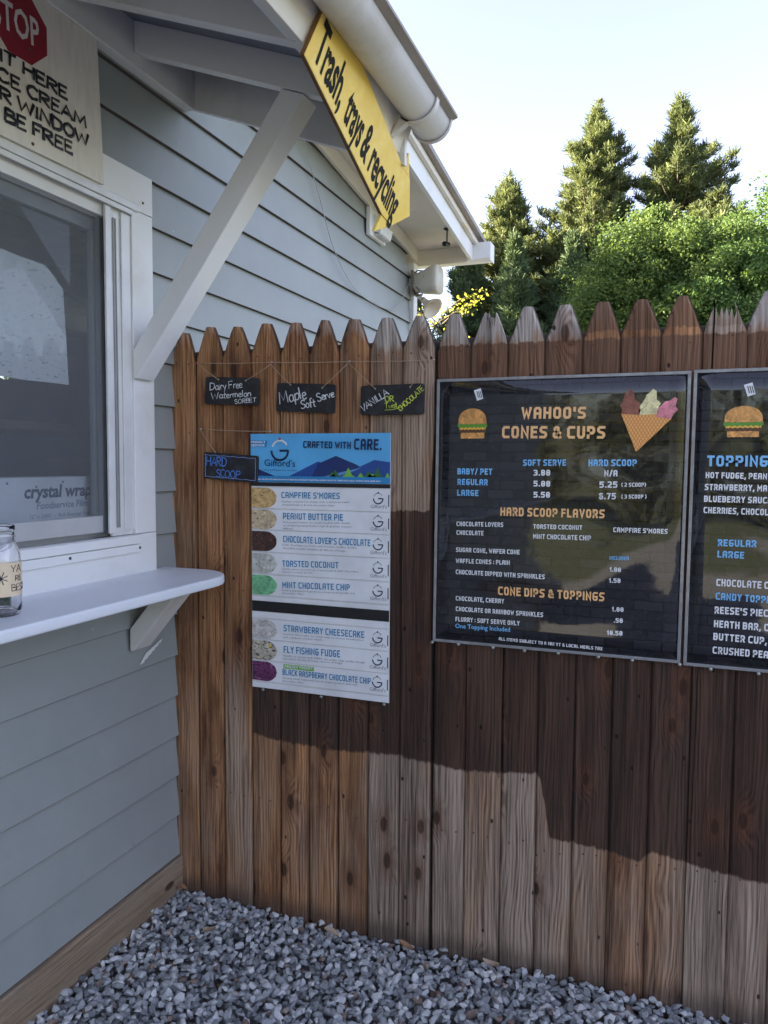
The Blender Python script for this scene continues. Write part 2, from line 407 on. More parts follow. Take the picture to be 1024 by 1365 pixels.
_t = NT('clear_sleeve_edge'); M['clear'] = _t.done(_t.bsdf(_t.mix(_t.noise(_t.pos(), 40, 4), (.15, .15, .15), (.36, .36, .36)), .12, _t.bump(_t.noise(_t.pos(), 24, 3), .5, .004), IOR=1.6))
M['peach'] = plain('peach_print', (.95, .55, .24), .35)
M['sky'] = plain('light_blue_print', (.22, .55, .90), .35)
M['wprint'] = plain('white_print', (.85, .86, .88), .35)
M['navy'] = plain('navy_print', (.008, .018, .075), .4)
M['blueprint'] = plain('mid_blue_print', (.010, .23, .47), .4)
M['greyprint'] = plain('grey_print', (.22, .24, .27), .5)
M['black'] = plain('black_paint', (.012, .012, .013), .5)
M['blackplastic'] = plain('black_plastic', (.02, .02, .02), .3)
M['steel'] = plain('galvanised_steel', (.5, .5, .5), .35, Metallic=.8)
M['rust'] = plain('rusty_steel', (.14, .07, .04), .7)
M['pane'] = mat_pane(); M['screen'] = mat_screen(); M['glass'] = mat_glass()
M['bark'] = plain('grey_brown_bark', (.09, .07, .055), .9)
M['twine'] = plain('jute_twine', (.42, .30, .20), .9)
M['sash'] = plain('grey_sash_frame', (.16, .18, .20), .45)
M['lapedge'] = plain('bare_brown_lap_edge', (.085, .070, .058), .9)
# lettering tables: text, x0, z0, x1, z1, capital height, ink
MENU_A = [("WAHOO'S", 1.1765, 1.6289, 1.3548, 1.6264, 0.0327, 'p'), ('CONES & CUPS', 1.1222, 1.574, 1.4073, 1.571, 0.0346, 'p'), ('SOFT SERVE', 1.1841, 1.4952, 1.3041, 1.4961, 0.018, 'b'), ('HARD SCOOP', 1.3648, 1.4958, 1.4916, 1.4967, 0.0182, 'b'), ('BABY/ PET', 0.9919, 1.4691, 1.0955, 1.4687, 0.0178, 'b'), ('REGULAR', 0.9923, 1.4381, 1.0828, 1.438, 0.0178, 'b'), ('LARGE', 0.9919, 1.4063, 1.056, 1.4061, 0.0178, 'b'), ('3.00', 1.2145, 1.4678, 1.261, 1.4683, 0.0164, 'w'), ('5.00', 1.2151, 1.4372, 1.2616, 1.4372, 0.0164, 'w'), ('5.50', 1.2157, 1.4057, 1.2615, 1.406, 0.0165, 'w'), ('N/A', 1.4077, 1.4679, 1.4424, 1.4683, 0.0174, 'w'), ('5.25', 1.3958, 1.4365, 1.4431, 1.4373, 0.0174, 'w'), ('( 2 SCOOP)', 1.4534, 1.4404, 1.5167, 1.4414, 0.0108, 'w'), ('6.75', 1.3952, 1.4045, 1.4398, 1.4055, 0.0175, 'w'), ('( 3 SCOOP )', 1.4542, 1.408, 1.5189, 1.4094, 0.0108, 'w'), ('HARD SCOOP FLAVORS', 1.1213, 1.3511, 1.4111, 1.3525, 0.0244, 'p'), ('CHOCOLATE LOVERS', 0.9914, 1.3169, 1.1302, 1.3186, 0.0133, 'w'), ('CHOCOLATE', 0.9917, 1.2911, 1.0725, 1.2919, 0.0133, 'w'), ('TOASTED COCONUT', 1.2166, 1.3172, 1.3518, 1.3183, 0.0128, 'w'), ('MINT CHOCOLATE CHIP', 1.2164, 1.2885, 1.3766, 1.2899, 0.0136, 'w'), ("CAMPFIRE S'MORES", 1.435, 1.3156, 1.575, 1.3158, 0.0131, 'w'), ('SUGAR CONE, WAFER CONE', 0.9908, 1.2402, 1.1789, 1.2414, 0.0133, 'w'), ('WAFFLE CONES : PLAIN', 0.9904, 1.2073, 1.1512, 1.2095, 0.0133, 'w'), ('CHOCOLATE DIPPED WITH SPRINKLES', 0.9908, 1.1743, 1.2513, 1.174, 0.0134, 'w'), ('INCLUDED', 1.4271, 1.2386, 1.4777, 1.2397, 0.0102, 'b'), ('1.00', 1.4279, 1.2057, 1.4579, 1.2059, 0.0124, 'w'), ('1.50', 1.4273, 1.1749, 1.4579, 1.176, 0.0125, 'w'), ('CONE DIPS & TOPPINGS', 1.118, 1.1205, 1.4159, 1.1219, 0.0247, 'p'), ('CHOCOLATE, CHERRY', 0.9918, 1.0955, 1.1362, 1.0962, 0.0134, 'w'), ('CHOCOLATE OR RAINBOW SPRINKLES', 0.9922, 1.064, 1.249, 1.0647, 0.0134, 'w'), ('FLURRY : SOFT SERVE ONLY', 0.9918, 1.033, 1.1825, 1.035, 0.0135, 'w'), ('One Topping Included', 0.9913, 1.0132, 1.1553, 1.015, 0.0135, 'b'), ('1.00', 1.4369, 1.0954, 1.4676, 1.0962, 0.0125, 'w'), ('.50', 1.4426, 1.0649, 1.4663, 1.0653, 0.0125, 'w'), ('10.50', 1.4252, 1.0287, 1.4665, 1.03, 0.0126, 'w'), ('ALL ITEMS SUBJECT TO A 10% VT & LOCAL MEALS TAX', 1.1225, 0.9873, 1.4142, 0.9839, 0.0093, 'w')]
MENU_B = [('TOPPING', 1.6669, 1.4976, 1.8103, 1.4975, 0.0284, 'b'), ('HOT FUDGE, PEAN', 1.6645, 1.4667, 1.8098, 1.465, 0.0158, 'w'), ('STRAWBERRY, MA', 1.6632, 1.4351, 1.8109, 1.4342, 0.0164, 'w'), ('BLUEBERRY SAUCE', 1.6625, 1.4041, 1.8221, 1.4031, 0.0164, 'w'), ('CHERRIES, CHOCOL', 1.6623, 1.3742, 1.8157, 1.3726, 0.0165, 'w'), ('REGULAR', 1.6996, 1.2883, 1.7911, 1.2893, 0.0183, 'b'), ('LARGE', 1.6994, 1.2584, 1.7634, 1.2579, 0.0183, 'b'), ('CHOCOLATE C', 1.699, 1.1831, 1.8233, 1.1824, 0.019, 'w'), ('CANDY TOPPI', 1.6985, 1.1468, 1.8235, 1.1451, 0.019, 'b'), ("REESE'S PIEC", 1.6974, 1.1091, 1.8247, 1.1097, 0.0191, 'w'), ('HEATH BAR, C', 1.6968, 1.0727, 1.8271, 1.0724, 0.0191, 'w'), ('BUTTER CUP,', 1.6962, 1.0386, 1.824, 1.037, 0.0191, 'w'), ('CRUSHED PEA', 1.6957, 1.0019, 1.8285, 1.001, 0.0192, 'w')]
POSTER = [('PROUDLY', 0.3035, 1.5623, 0.3555, 1.5622, 0.0068, 'w'), ('SERVING', 0.3034, 1.5519, 0.3526, 1.5518, 0.0068, 'w'), ("Gifford's", 0.3523, 1.4897, 0.4624, 1.4869, 0.0218, 'n'), ('HomeMaine ice cream', 0.3493, 1.4741, 0.4681, 1.4742, 0.0052, 'n'), ('CRAFTED WITH', 0.4908, 1.5471, 0.6536, 1.5439, 0.0203, 'N'), ('CARE.', 0.6644, 1.5414, 0.7545, 1.539, 0.0321, 'N'), ('ALL PRODUCTS ARE MANUFACTURED IN A FACILITY THAT PROCESSES PEANUTS, TREE NUTS, MILK, WHEAT, EGG, AND SOY', 0.3285, 1.4442, 0.7525, 1.4431, 0.0042, 'w'), ("CAMPFIRE S'MORES", 0.4122, 1.387, 0.6162, 1.3879, 0.0186, 'B'), ('Graham cracker ice cream with a delicious swirl', 0.4122, 1.373, 0.6462, 1.3761, 0.0062, 'g'), ('of marshmallow & rich chocolate chips.', 0.4121, 1.3627, 0.5998, 1.3649, 0.0062, 'g'), ('PEANUT BUTTER PIE', 0.4178, 1.3188, 0.6273, 1.3204, 0.0197, 'B'), ('Rich peanut butter ice cream loaded with chunks', 0.4178, 1.3069, 0.6518, 1.3111, 0.0062, 'g'), ('of chopped peanut butter cups & graham cracker', 0.4178, 1.2965, 0.6573, 1.3003, 0.0062, 'g'), ('ribbons.', 0.4178, 1.2871, 0.4565, 1.2865, 0.0062, 'g'), ("CHOCOLATE LOVER'S CHOCOLATE", 0.4177, 1.245, 0.7194, 1.2448, 0.0198, 'B'), ('Dark chocolate ice cream with brownie truffles, double', 0.4159, 1.234, 0.6738, 1.2352, 0.0063, 'g'), ('chocolate cookie crumbles & ribbons of fudge.', 0.4159, 1.2236, 0.6386, 1.2235, 0.0063, 'g'), ('TOASTED COCONUT', 0.4152, 1.1662, 0.6124, 1.1706, 0.0188, 'B'), ('Subtly sweet coconut ice cream packed with chocolate-', 0.414, 1.1556, 0.6823, 1.1613, 0.0063, 'g'), ('dusted coconut shreds.', 0.414, 1.1462, 0.5248, 1.1488, 0.0063, 'g'), ('MINT CHOCOLATE CHIP', 0.415, 1.0965, 0.6516, 1.1028, 0.0189, 'B'), ('Fresh peppermint & green ice cream packed with rich', 0.4138, 1.0865, 0.669, 1.0923, 0.0063, 'g'), ('chocolate chips.', 0.4138, 1.077, 0.4936, 1.0791, 0.0063, 'g'), ('STRAWBERRY CHEESECAKE', 0.4194, 0.9552, 0.7006, 0.9569, 0.0201, 'B'), ('Luscious cheesecake ice cream with northwest strawberries', 0.417, 0.9439, 0.6968, 0.9474, 0.0063, 'g'), ('and a graham cracker ripple.', 0.417, 0.9333, 0.5589, 0.9368, 0.0063, 'g'), ('FLY FISHING FUDGE', 0.4192, 0.8848, 0.6188, 0.888, 0.0212, 'B'), ('Vanilla ice cream with M&M, chocolate chip cookie dough,', 0.4169, 0.8724, 0.7053, 0.8775, 0.0064, 'g'), ('chocolate chunks & heavy ribbons of fudge.', 0.4168, 0.8628, 0.6288, 0.8679, 0.0064, 'g'), ('FROZEN YOGURT', 0.4226, 0.8358, 0.5233, 0.8386, 0.0085, 'w'), ('BLACK RASPBERRY CHOCOLATE CHIP', 0.415, 0.8116, 0.7229, 0.814, 0.0181, 'B'), ('Creamy black raspberry low fat yogurt packed with rich', 0.4138, 0.7992, 0.6785, 0.8041, 0.0064, 'g'), ('chocolate chips.', 0.4137, 0.7886, 0.4935, 0.7908, 0.0064, 'g')]
STOPTXT = [('STOP', -0.7742, 2.5492, -0.6301, 2.5536, 0.0421), ('IT HERE', -0.7539, 2.4632, -0.5313, 2.4645, 0.0298), ('CE CREAM', -0.7599, 2.4157, -0.4622, 2.4193, 0.0298), ('ER WINDOW', -0.7861, 2.3709, -0.4526, 2.3741, 0.0307), ('BE FREE', -0.7424, 2.3268, -0.5147, 2.3289, 0.0315)]
# ================================================================ SETTING
g = MB(); g.add([(-400, -400, -.055), (400, -400, -.055), (400, 500, -.055), (-400, 500, -.055)], [(0, 1, 2, 3)])
tag(g.build('ground', M['ground']), kind='structure')

# loose crushed stone: every stone is a small hull of its own, joined (nobody could count them)
def make_gravel():
    protos = []
    for k in range(18):
        bm = bmesh.new()
        el = (random.uniform(.8, 1.35), random.uniform(.65, .95), random.uniform(.45, .75))
        for _ in range(13):
            v = Vector((random.gauss(0, 1), random.gauss(0, 1), random.gauss(0, 1))).normalized() * random.uniform(.86, 1.0)
            bm.verts.new((v.x * el[0], v.y * el[1], v.z * el[2]))
        r = bmesh.ops.convex_hull(bm, input=bm.verts)
        bmesh.ops.delete(bm, geom=[v for v in bm.verts if not v.link_faces], context='VERTS')
        bmesh.ops.triangulate(bm, faces=bm.faces); bmesh.ops.recalc_face_normals(bm, faces=bm.faces)
        bm.verts.index_update()
        protos.append((np.array([v.co[:] for v in bm.verts]), np.array([[v.index for v in f.verts] for f in bm.faces])))
        bm.free()
    Vs, Fs, off = [], [], 0
    def layer(x0, x1, y0, y1, sp, zc, zs, smin, smax, lift=0):
        nonlocal off
        nx = int((x1 - x0) / sp); ny = int((y1 - y0) / sp)
        gx, gy = np.meshgrid(np.arange(nx), np.arange(ny)); gx = gx.ravel(); gy = gy.ravel()
        px = x0 + (gx + RNG.uniform(-.1, 1.1, len(gx))) * sp; py = y0 + (gy + RNG.uniform(-.1, 1.1, len(gx))) * sp
        n = len(px)
        sc = smin + (smax - smin) * RNG.beta(1.6, 2.4, n)
        a, b, c = RNG.normal(0, .42, n), RNG.normal(0, .42, n), RNG.uniform(0, 2 * np.pi, n)
        und = .006 * np.sin(px * 5.1 + 1) * np.cos(py * 4.3)
        # heaps up a little against fence and sill
        pz = zc + RNG.normal(0, zs, n) + und
        kind = RNG.integers(0, len(protos), n)
        for k, (V, F) in enumerate(protos):
            I = np.where(kind == k)[0]
            if not len(I): continue
            ca, sa, cb, sb, cc, s2 = np.cos(a[I]), np.sin(a[I]), np.cos(b[I]), np.sin(b[I]), np.cos(c[I]), np.sin(c[I])
            Rx = np.zeros((len(I), 3, 3)); Ry = Rx.copy(); Rz = Rx.copy()
            Rx[:, 0, 0] = 1; Rx[:, 1, 1] = ca; Rx[:, 1, 2] = -sa; Rx[:, 2, 1] = sa; Rx[:, 2, 2] = ca
            Ry[:, 1, 1] = 1; Ry[:, 0, 0] = cb; Ry[:, 0, 2] = sb; Ry[:, 2, 0] = -sb; Ry[:, 2, 2] = cb
            Rz[:, 2, 2] = 1; Rz[:, 0, 0] = cc; Rz[:, 0, 1] = -s2; Rz[:, 1, 0] = s2; Rz[:, 1, 1] = cc
            Rm = Rz @ Ry @ Rx
            W = np.einsum('nij,vj->nvi', Rm, V) * sc[I][:, None, None]
            W[:, :, 0] += px[I][:, None]; W[:, :, 1] += py[I][:, None]; W[:, :, 2] += pz[I][:, None]
            nv = len(V); Vs.append(W.reshape(-1, 3))
            Fs.append((F[None] + (off + np.arange(len(I)) * nv)[:, None, None]).reshape(-1, 3)); off += len(I) * nv
    layer(.005, 2.6, -2.3, .02, .0225, -.020, .004, .010, .019)
    layer(.005, 2.6, -2.3, -.0, .0215, -.005, .004, .0095, .0205)
    layer(.01, 2.6, -2.3, -.02, .040, .006, .003, .010, .019)
    layer(2.6, 4.2, -3.2, .02, .030, -.012, .006, .013, .022)
    layer(.02, 2.6, -3.2, -2.3, .030, -.012, .006, .013, .022)
    layer(.02, 4.2, .03, .5, .030, -.012, .006, .013, .022)
    V = np.concatenate(Vs); F = np.concatenate(Fs)
    V[:, 0] = np.maximum(V[:, 0], .002 + 0 * V[:, 0])
    return bigmesh('gravel', V, F, M['gravel'])
tag(make_gravel(), kind='stuff')

# ================================================================ BUILDING
house = thing('shop_building', (0, -1.0, 0), 'grey clapboard snack shop with white trimmed serving window and lean-to porch roof', 'building')
LAP = .1418; Z0 = .125; YE = 2.478; YS = -8.0  # YS: unseen wall length stretched so its shadow covers the reflected yard
frz = lambda y: 3.086 - .115 * y
WY0, WY1, WZ0, WZ1 = -1.72, -.158, 1.125, 2.386      # outer edges of the window trim
def siding(y0, y1, zb, slant=False):
    zt = zb + LAP + .012; m = MB(); L = (RNG.uniform(-.0006, .0006))
    if slant:
        yb = min(y1, (3.10 - zb) / .115); yt = min(y1, (3.10 - zt) / .115)
        if yb <= y0 + .05: return
        yt = max(yt, y0 + .01)
    else: yb = yt = y1
    v = [(-.022, y0, zb), (L, y0, zb), (-.016 + L, y0, zt), (-.022, y0, zt), (-.022, yb, zb), (L, yb, zb), (-.016 + L, yt, zt), (-.022, yt, zt)]
    m.add(v, [(0, 1, 2, 3), (4, 7, 6, 5), (0, 4, 5, 1), (1, 5, 6, 2), (2, 6, 7, 3), (3, 7, 4, 0)])
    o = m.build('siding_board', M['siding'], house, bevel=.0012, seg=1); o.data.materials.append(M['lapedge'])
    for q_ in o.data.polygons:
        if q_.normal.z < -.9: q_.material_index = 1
k = 0
while Z0 + k * LAP < 3.30:
    zb = Z0 + k * LAP; zt = zb + LAP
    if zt > WZ0 + .01 and zb < WZ1 - .01:
        siding(WY1 - .012, YE, zb, zt > frz(YE) - .02); siding(YS, WY0 + .012, zb)
    else: siding(YS, YE, zb, zt > frz(YE) - .02)
    k += 1
# wall core round the window hole
m = MB(); m.box((-.14, YS, 0), (-.0225, WY0 + .06, 3.0)); m.box((-.14, WY1 - .06, 0), (-.0225, 2.46, 2.8)); m.box((-.14, WY0 + .06, 0), (-.0225, WY1 - .06, 1.18)); m.box((-.14, WY0 + .06, 2.30), (-.0225, WY1 - .06, 3.0))
m.prism([(-.14, 2.46, 2.8), (-.14, YS, 3.0), (-.14, YS, 3.2), (-.14, -1.2, 3.22)], (.1175, 0, 0))
m.build('wall', M['siding'], house)
m = MB()
for a, b in (((-4.2, 2.40, 0), (-.145, 2.46, 1.95)), ((-4.2, 2.40, 2.30), (-.145, 2.46, 2.8)), ((-4.2, 2.40, 1.9505), (-3.5, 2.46, 2.2995)), ((-2.75, 2.40, 1.9505), (-2.45, 2.46, 2.2995)), ((-1.7, 2.40, 1.9505), (-.145, 2.46, 2.2995))): m.box(a, b)
m.build('end_wall', M['siding'], house)
for xa, xb in ((-3.5, -2.75), (-2.45, -1.7)):  # openings added to let daylight into the dark interior
    m = MB(); m.box((xa, 2.41, 1.951), (xa + .05, 2.45, 2.299)); m.box((xb - .05, 2.41, 1.951), (xb, 2.45, 2.299)); m.box((xa + .0505, 2.41, 1.951), (xb - .0505, 2.45, 1.99)); m.box((xa + .0505, 2.41, 2.25), (xb - .0505, 2.45, 2.299))
    wf_ = m.build('added_end_window', M['white'], house); m = MB(); m.add([(xa, 2.43, 1.96), (xb, 2.43, 1.96), (xb, 2.43, 2.29), (xa, 2.43, 2.29)], [(0, 1, 2, 3)]); m.build('pane', M['pane'], wf_, fix=False)
for i in range(5):
    m = MB(); m.box((-4.05 + i * .85, YS + .1, 2.38), (-3.97 + i * .85, 2.39, 2.499)); m.build('ceiling_beam', M['white'], house)
m = MB(); m.box((-4.2, YS, 0), (-4.1, 2.40, 3.0)); m.box((-4.1, YS, 0), (-.145, YS + .1, 3.0)); m.box((-4.1, YS + .1, -.02), (-.145, 2.40, .1))
m.build('inner_wall', plain('pale_inner_wall', (.45, .46, .46), .7), house)
m = MB(); m.box((-4.1, YS + .1, 2.5), (-.145, 2.40, 2.56)); m.build('ceiling', plain('pale_ceiling', (.5, .5, .5), .7), house)
# corner boards
m = MB(); m.box((-.03, 2.480, .02), (.018, 2.556, 2.775)); m.build('corner_trim', M['white'], house, bevel=.002)
m = MB(); m.box((-.12, 2.557, .02), (-.02, 2.577, 2.77)); m.build('corner_trim', M['white'], house, bevel=.002)
# sill timber on the ground
m = MB(); m.box((-.03, YS, -.03), (.012, 0.30, Z0 - .004)); m.build('sill_timber', M['raw'], house, bevel=.004)
m = MB(); m.box((-.03, .303, -.03), (.012, 2.47, Z0 - .004)); m.build('sill_timber', M['raw'], house, bevel=.004)
# frieze, soffit, rake fascia, drip edge, eave end
def slab(y0, y1, x0, x1, zlo, zhi, off=0):
    m = MB(); q = []
    for (x, y, z) in [(x0, y0, zlo), (x1, y0, zlo), (x1, y1, zlo), (x0, y1, zlo), (x0, y0, zhi), (x1, y0, zhi), (x1, y1, zhi), (x0, y1, zhi)]:
        q.append((x, y, z - .115 * y + off))
    return m.add(q, [(0, 3, 2, 1), (4, 5, 6, 7), (0, 1, 5, 4), (1, 2, 6, 5), (2, 3, 7, 6), (3, 0, 4, 7)])
slab(-1.2, 2.555, .0005, .020, 3.086, 3.168).build('frieze_board', M['soffit'], house, bevel=.002)
slab(-1.2, 2.60, .0005, .342, 3.170, 3.182).build('soffit', M['soffit'], house)
slab(-1.2, 2.62, .344, .366, 3.088, 3.222).build('rake_fascia', M['whited'], house, bevel=.002)
slab(-1.2, 2.70, .368, .392, 3.190, 3.224).build('drip_edge', M['soffit'], house, bevel=.002)
slab(-1.2, 2.74, -4.4, .425, 3.226, 3.252).build('roof', M['lip'], house)
m = MB()
for x0, x1, z0, z1 in ((-4.4, .425, 3.226, 3.252),):
    q = [(x, y, z + .115 * (y + 1.2) + .138) for (x, y, z) in [(x0, -4.3, z0), (x1, -4.3, z0), (x1, -1.201, z0), (x0, -1.201, z0), (x0, -4.3, z1), (x1, -4.3, z1), (x1, -1.201, z1), (x0, -1.201, z1)]]
    m.add(q, [(0, 3, 2, 1), (4, 5, 6, 7), (0, 1, 5, 4), (1, 2, 6, 5), (2, 3, 7, 6), (3, 0, 4, 7)])
m.build('roof', M['lip'], house)
m = MB(); m.box((.0, 2.580, 2.772), (.342, 2.600, 2.872)); m.box((-.4, 2.60, 2.772), (.342, 2.62, 2.86)); m.build('eave_board', M['soffit'], house, bevel=.002)
m = MB(); m.prism([(.475, 2.622, 2.90), (.475, 2.622, 2.80), (.475, 2.65, 2.785), (.475, 2.70, 2.785), (.475, 2.735, 2.83), (.475, 2.735, 2.90), (.475, 2.725, 2.90), (.475, 2.725, 2.835), (.475, 2.695, 2.795), (.475, 2.655, 2.795), (.475, 2.632, 2.805), (.475, 2.632, 2.90)], (-4.8, 0, 0))
m.box((.472, 2.624, 2.787), (.478, 2.733, 2.90)); m.build('eave_gutter', M['white'], house)
# louvred exhaust vent on a white block high on the wall
m = MB(); m.prism([(.001, 1.706, 2.735), (.001, 1.949, 2.735), (.001, 1.949, frz(1.949) - .003), (.001, 1.706, frz(1.706) - .003)], (.022, 0, 0))
vb = m.build('vent_block', M['white'], house, bevel=.002)
m = MB(); m.prism([(.023, 1.76, 2.765), (.062, 1.76, 2.752), (.075, 1.76, 2.80), (.023, 1.76, 2.86)], (0, .17, 0)); m.build('vent_hood', M['vinyl'], vb, bevel=.002)
for i in range(7):
    m = MB(); y = 1.765 + i * .0235; m.box((.026, y, 2.744), (.062, y + .010, 2.7515)); m.build('slat', M['vinyl'], vb)
# dragged smear of white paint under the shelf
m = MB()
for i in range(6):
    a = i / 5; m.prism([(.0012 + .0006 * i, -.225 + .085 * a + .0, .850 + .050 * a), (.0012 + .0006 * i, -.205 + .085 * a, .852 + .048 * a), (.0012 + .0006 * i, -.170 + .060 * a, .885 + .026 * a), (.0012 + .0006 * i, -.192 + .065 * a, .883 + .025 * a)], (.0004, 0, 0))
m.build('paint_smear', M['vinyl'], house)

# ---- serving window
win = MB(); 
win.box((.0005, WY1 - .100, WZ0 + .15), (.021, WY1, 2.268)); wcas = win.build('window_casing', M['white'], house, bevel=.002)
def wp(nm, a, b, mat='white', bev=.0015):
    m = MB(); m.box(a, b); return m.build(nm, M[mat], wcas, bevel=bev)
wp('head_casing', (.0005, WY0, 2.270), (.022, WY1, WZ1))
wp('side_casing', (.0005, WY0, 1.275), (.021, WY0 + .10, 2.268))
wp('apron', (.0005, WY0, WZ0), (.0215, WY1, 1.273))
wp('sill_nose', (.0225, WY0 + .05, 1.246), (.034, WY1 - .092, 1.272))
wp('sill_strip', (.0225, WY0 + .05, 1.218), (.030, WY1 - .088, 1.243))
wp('head_bead', (.0225, WY0 + .05, 2.262), (.032, WY1 - .075, 2.282), 'vinyl')
wp('head_bead', (.0225, WY0 + .05, 2.246), (.028, WY1 - .10, 2.2605), 'vinyl')
for z in (1.232,):
    m = MB(); m.lathe((.030, -.252, z), [(0, .002), (.004, .0018), (.0045, 0)], 10, (1, 0, 0)); m.build('screw', M['blackplastic'], wcas)
    m = MB(); m.lathe((.030, -.55, z), [(0, .002), (.004, .0018), (.0045, 0)], 10, (1, 0, 0)); m.build('screw', M['blackplastic'], wcas)
m = MB(); m.lathe((.022, -.205, 2.30), [(0, .002), (.004, .0018), (.0045, 0)], 10, (1, 0, 0)); m.build('screw', M['rust'], wcas)
# vinyl frame with tracks, right jamb
wp('jamb', (.0005, -.352, 1.275), (.010, -.2585, 2.262), 'vinyl')
wp('jamb', (-.060, -.3395, 1.289), (-.0002, -.3300, 2.2145), 'sash')
wp('jamb', (.0105, -.300, 1.290), (.016, -.2585, 2.246), 'vinyl')
wp('track', (.0105, -.372, 1.285), (.019, -.348, 2.246), 'vinyl')
wp('track', (.0105, -.334, 1.300), (.0135, -.328, 2.220), 'groove', 0)
wp('track', (.0105, -.323, 1.300), (.0135, -.320, 2.220), 'groove', 0)
# sashes: dark screen frame, bottom rail, glass behind
wp('head_rail', (-.03, WY0 + .1, 2.215), (.004, -.353, 2.262), 'porch')
wp('screen_stile', (-.030, -.364, 1.289), (-.012, -.3400, 2.214), 'sash')
wp('screen_rail', (-.030, WY0 + .1, 1.288), (-.013, -.3645, 1.338), 'vinyl')

wp('sash_stile', (-.056, -.372, 1.313), (-.034, -.3400, 2.175), 'sash')
wp('sash_rail', (-.060, WY0 + .1, 2.176), (-.034, -.3405, 2.214), 'sash')
wp('sash_rail', (-.060, WY0 + .1, 1.290), (-.034, -.3405, 1.312), 'sash')
m = MB(); m.add([(-.006, WY0 + .1, 1.276), (-.006, -.3530, 1.276), (-.006, -.3530, 2.214), (-.006, WY0 + .1, 2.214)], [(0, 1, 2, 3)]); m.build('screen', M['screen'], wcas, fix=False)
m = MB(); m.add([(-.048, WY0 + .1, 1.312), (-.048, -.3725, 1.312), (-.048, -.3725, 2.176), (-.048, WY0 + .1, 2.176)], [(0, 1, 2, 3)]); m.build('pane', M['pane'], wcas, fix=False)
m = MB(); m.box((-.20, WY0 + .06, 1.18), (-.066, WY1 - .06, 1.288)); m.build('inner_sill', M['porch'], wcas)

# shelf
m = MB(); r = .15; pts = [(.0015, YS + .9, 1.122), (.300, YS + .9, 1.122)]
for i in range(13):
    q = R_(90 * i / 12); pts.append((  .150 + r * math.cos(q), -.240 + r * math.sin(q), 1.122))
pts += [(.0225 if False else .0015, -.090, 1.122)]
m.prism(pts, (0, 0, .029), True)
shelf = m.build('serving_shelf', M['shelf'], house, bevel=.006, seg=3)
for y0 in (-.270, -1.25):
    m = MB(); m.prism([(.001, y0, .905), (.012, y0, .905), (.200, y0, 1.1215), (.128, y0, 1.1215), (.001, y0, .975)], (0, .088, 0)); m.build('shelf_bracket', M['porch'], shelf, bevel=.003)

# ---- lean-to porch roof over the window
TA = math.tan(R_(20.2)); rl = lambda x: 2.737 - .368 * x
porch = slabm = MB()
q = []
def sheet(y0, y1, x0, x1, o0, o1, mat, nm, par, bev=0):
    m = MB(); m.prism([(x0, y0, rl(x0) + o0), (x1, y0, rl(x1) + o0), (x1, y0, rl(x1) + o1), (x0, y0, rl(x0) + o1)], (0, y1 - y0, 0)); return m.build(nm, mat, par, bevel=bev)
proof = sheet(-3.9, .086, .0, .800, .092, .112, M['deck'], 'porch_roof', house)
sheet(-3.9, .12, -.0, .835, .114, .122, M['lip'], 'roofing', proof)
for y0 in (-.262, -.585, -.99, -1.40, -1.81, -2.22):
    sheet(y0, y0 + .040, .042, .765, 0, .0915, M['porch'], 'rafter', proof, .0015)
m = MB(); m.box((.001, -3.9, 2.684), (.040, .052, 2.815)); m.build('ledger', M['porch'], proof, bevel=.002)
sheet(.054, .074, .001, .790, -.036, .0915, M['porch'], 'barge_board', proof, .002)
# fascia square to the rafters
ca, sa = math.cos(R_(20)), math.sin(R_(20))
FP = Vector((.775, 0, 2.45)); un = Vector((ca, 0, -sa)); uu = Vector((sa, 0, ca)); uy = Vector((0, 1, 0))
def fp(y, up, out=0): return FP + uy * y + uu * up + un * out
m = MB(); m.prism([fp(-3.9, -.004, -.022), fp(-3.9, -.004, -.002), fp(-3.9, .145, -.002), fp(-3.9, .145, -.022)], (0, 3.984, 0)); m.build('fascia', M['soffit'], proof, bevel=.002)
m = MB(); m.prism([fp(-3.9, .004, -.06), fp(-3.9, .004, -.024), fp(-3.9, .095, -.024), fp(-3.9, .095, -.06)], (0, 3.95, 0)); m.build('sub_fascia', M['porch'], proof, bevel=.002)
for y0 in (-.262, -1.81):
    m = MB(); m.prism([(.0225, y0, 1.755), (.036, y0, 1.755), (.605, y0, rl(.605) - .003), (.535, y0, rl(.535) - .003), (.0225, y0, 1.842)], (0, .083, 0)); m.build('brace', M['white'], proof, bevel=.003)
# half round gutter
gc = (.857, 2.552); gr = .0585
m = MB(); prof = []
for i in range(25):
    q = math.pi + math.pi * i / 24; prof.append((gc[0] + gr * math.cos(q), gc[1] + gr * math.sin(q)))
inn = [(gc[0] + (gr - .003) * math.cos(math.pi + math.pi * i / 24), gc[1] + (gr - .003) * math.sin(math.pi + math.pi * i / 24)) for i in range(25)]
pts = [(x, .118, z) for x, z in prof] + [(x, .118, z) for x, z in inn[::-1]]
m.prism(pts, (0, -4.0, 0), True); gut = m.build('gutter', M['gutter'], house)
for p in gut.data.polygons: p.use_smooth = len(p.vertices) == 4
m = MB(); m.prism([(x, .1185, z) for x, z in prof], (0, .005, 0)); m.build('end_cap', M['gutter'], gut)
m = MB(); ring = [(gc[0] + (gr + .003) * math.cos(math.pi + math.pi * i / 24), .113, gc[1] + (gr + .003) * math.sin(math.pi + math.pi * i / 24)) for i in range(25)]; m.tube(ring, .0045, 8); m.build('rim', M['gutter'], gut)
m = MB(); m.prism([(gc[0] + gr + .001, .121, gc[1] - .004), (gc[0] + gr + .022, .121, gc[1] + .004), (gc[0] + gr + .022, .121, gc[1] + .012), (gc[0] + gr + .001, .121, gc[1] + .006)], (0, -4.0, 0)); m.build('lip', M['lip'], gut)
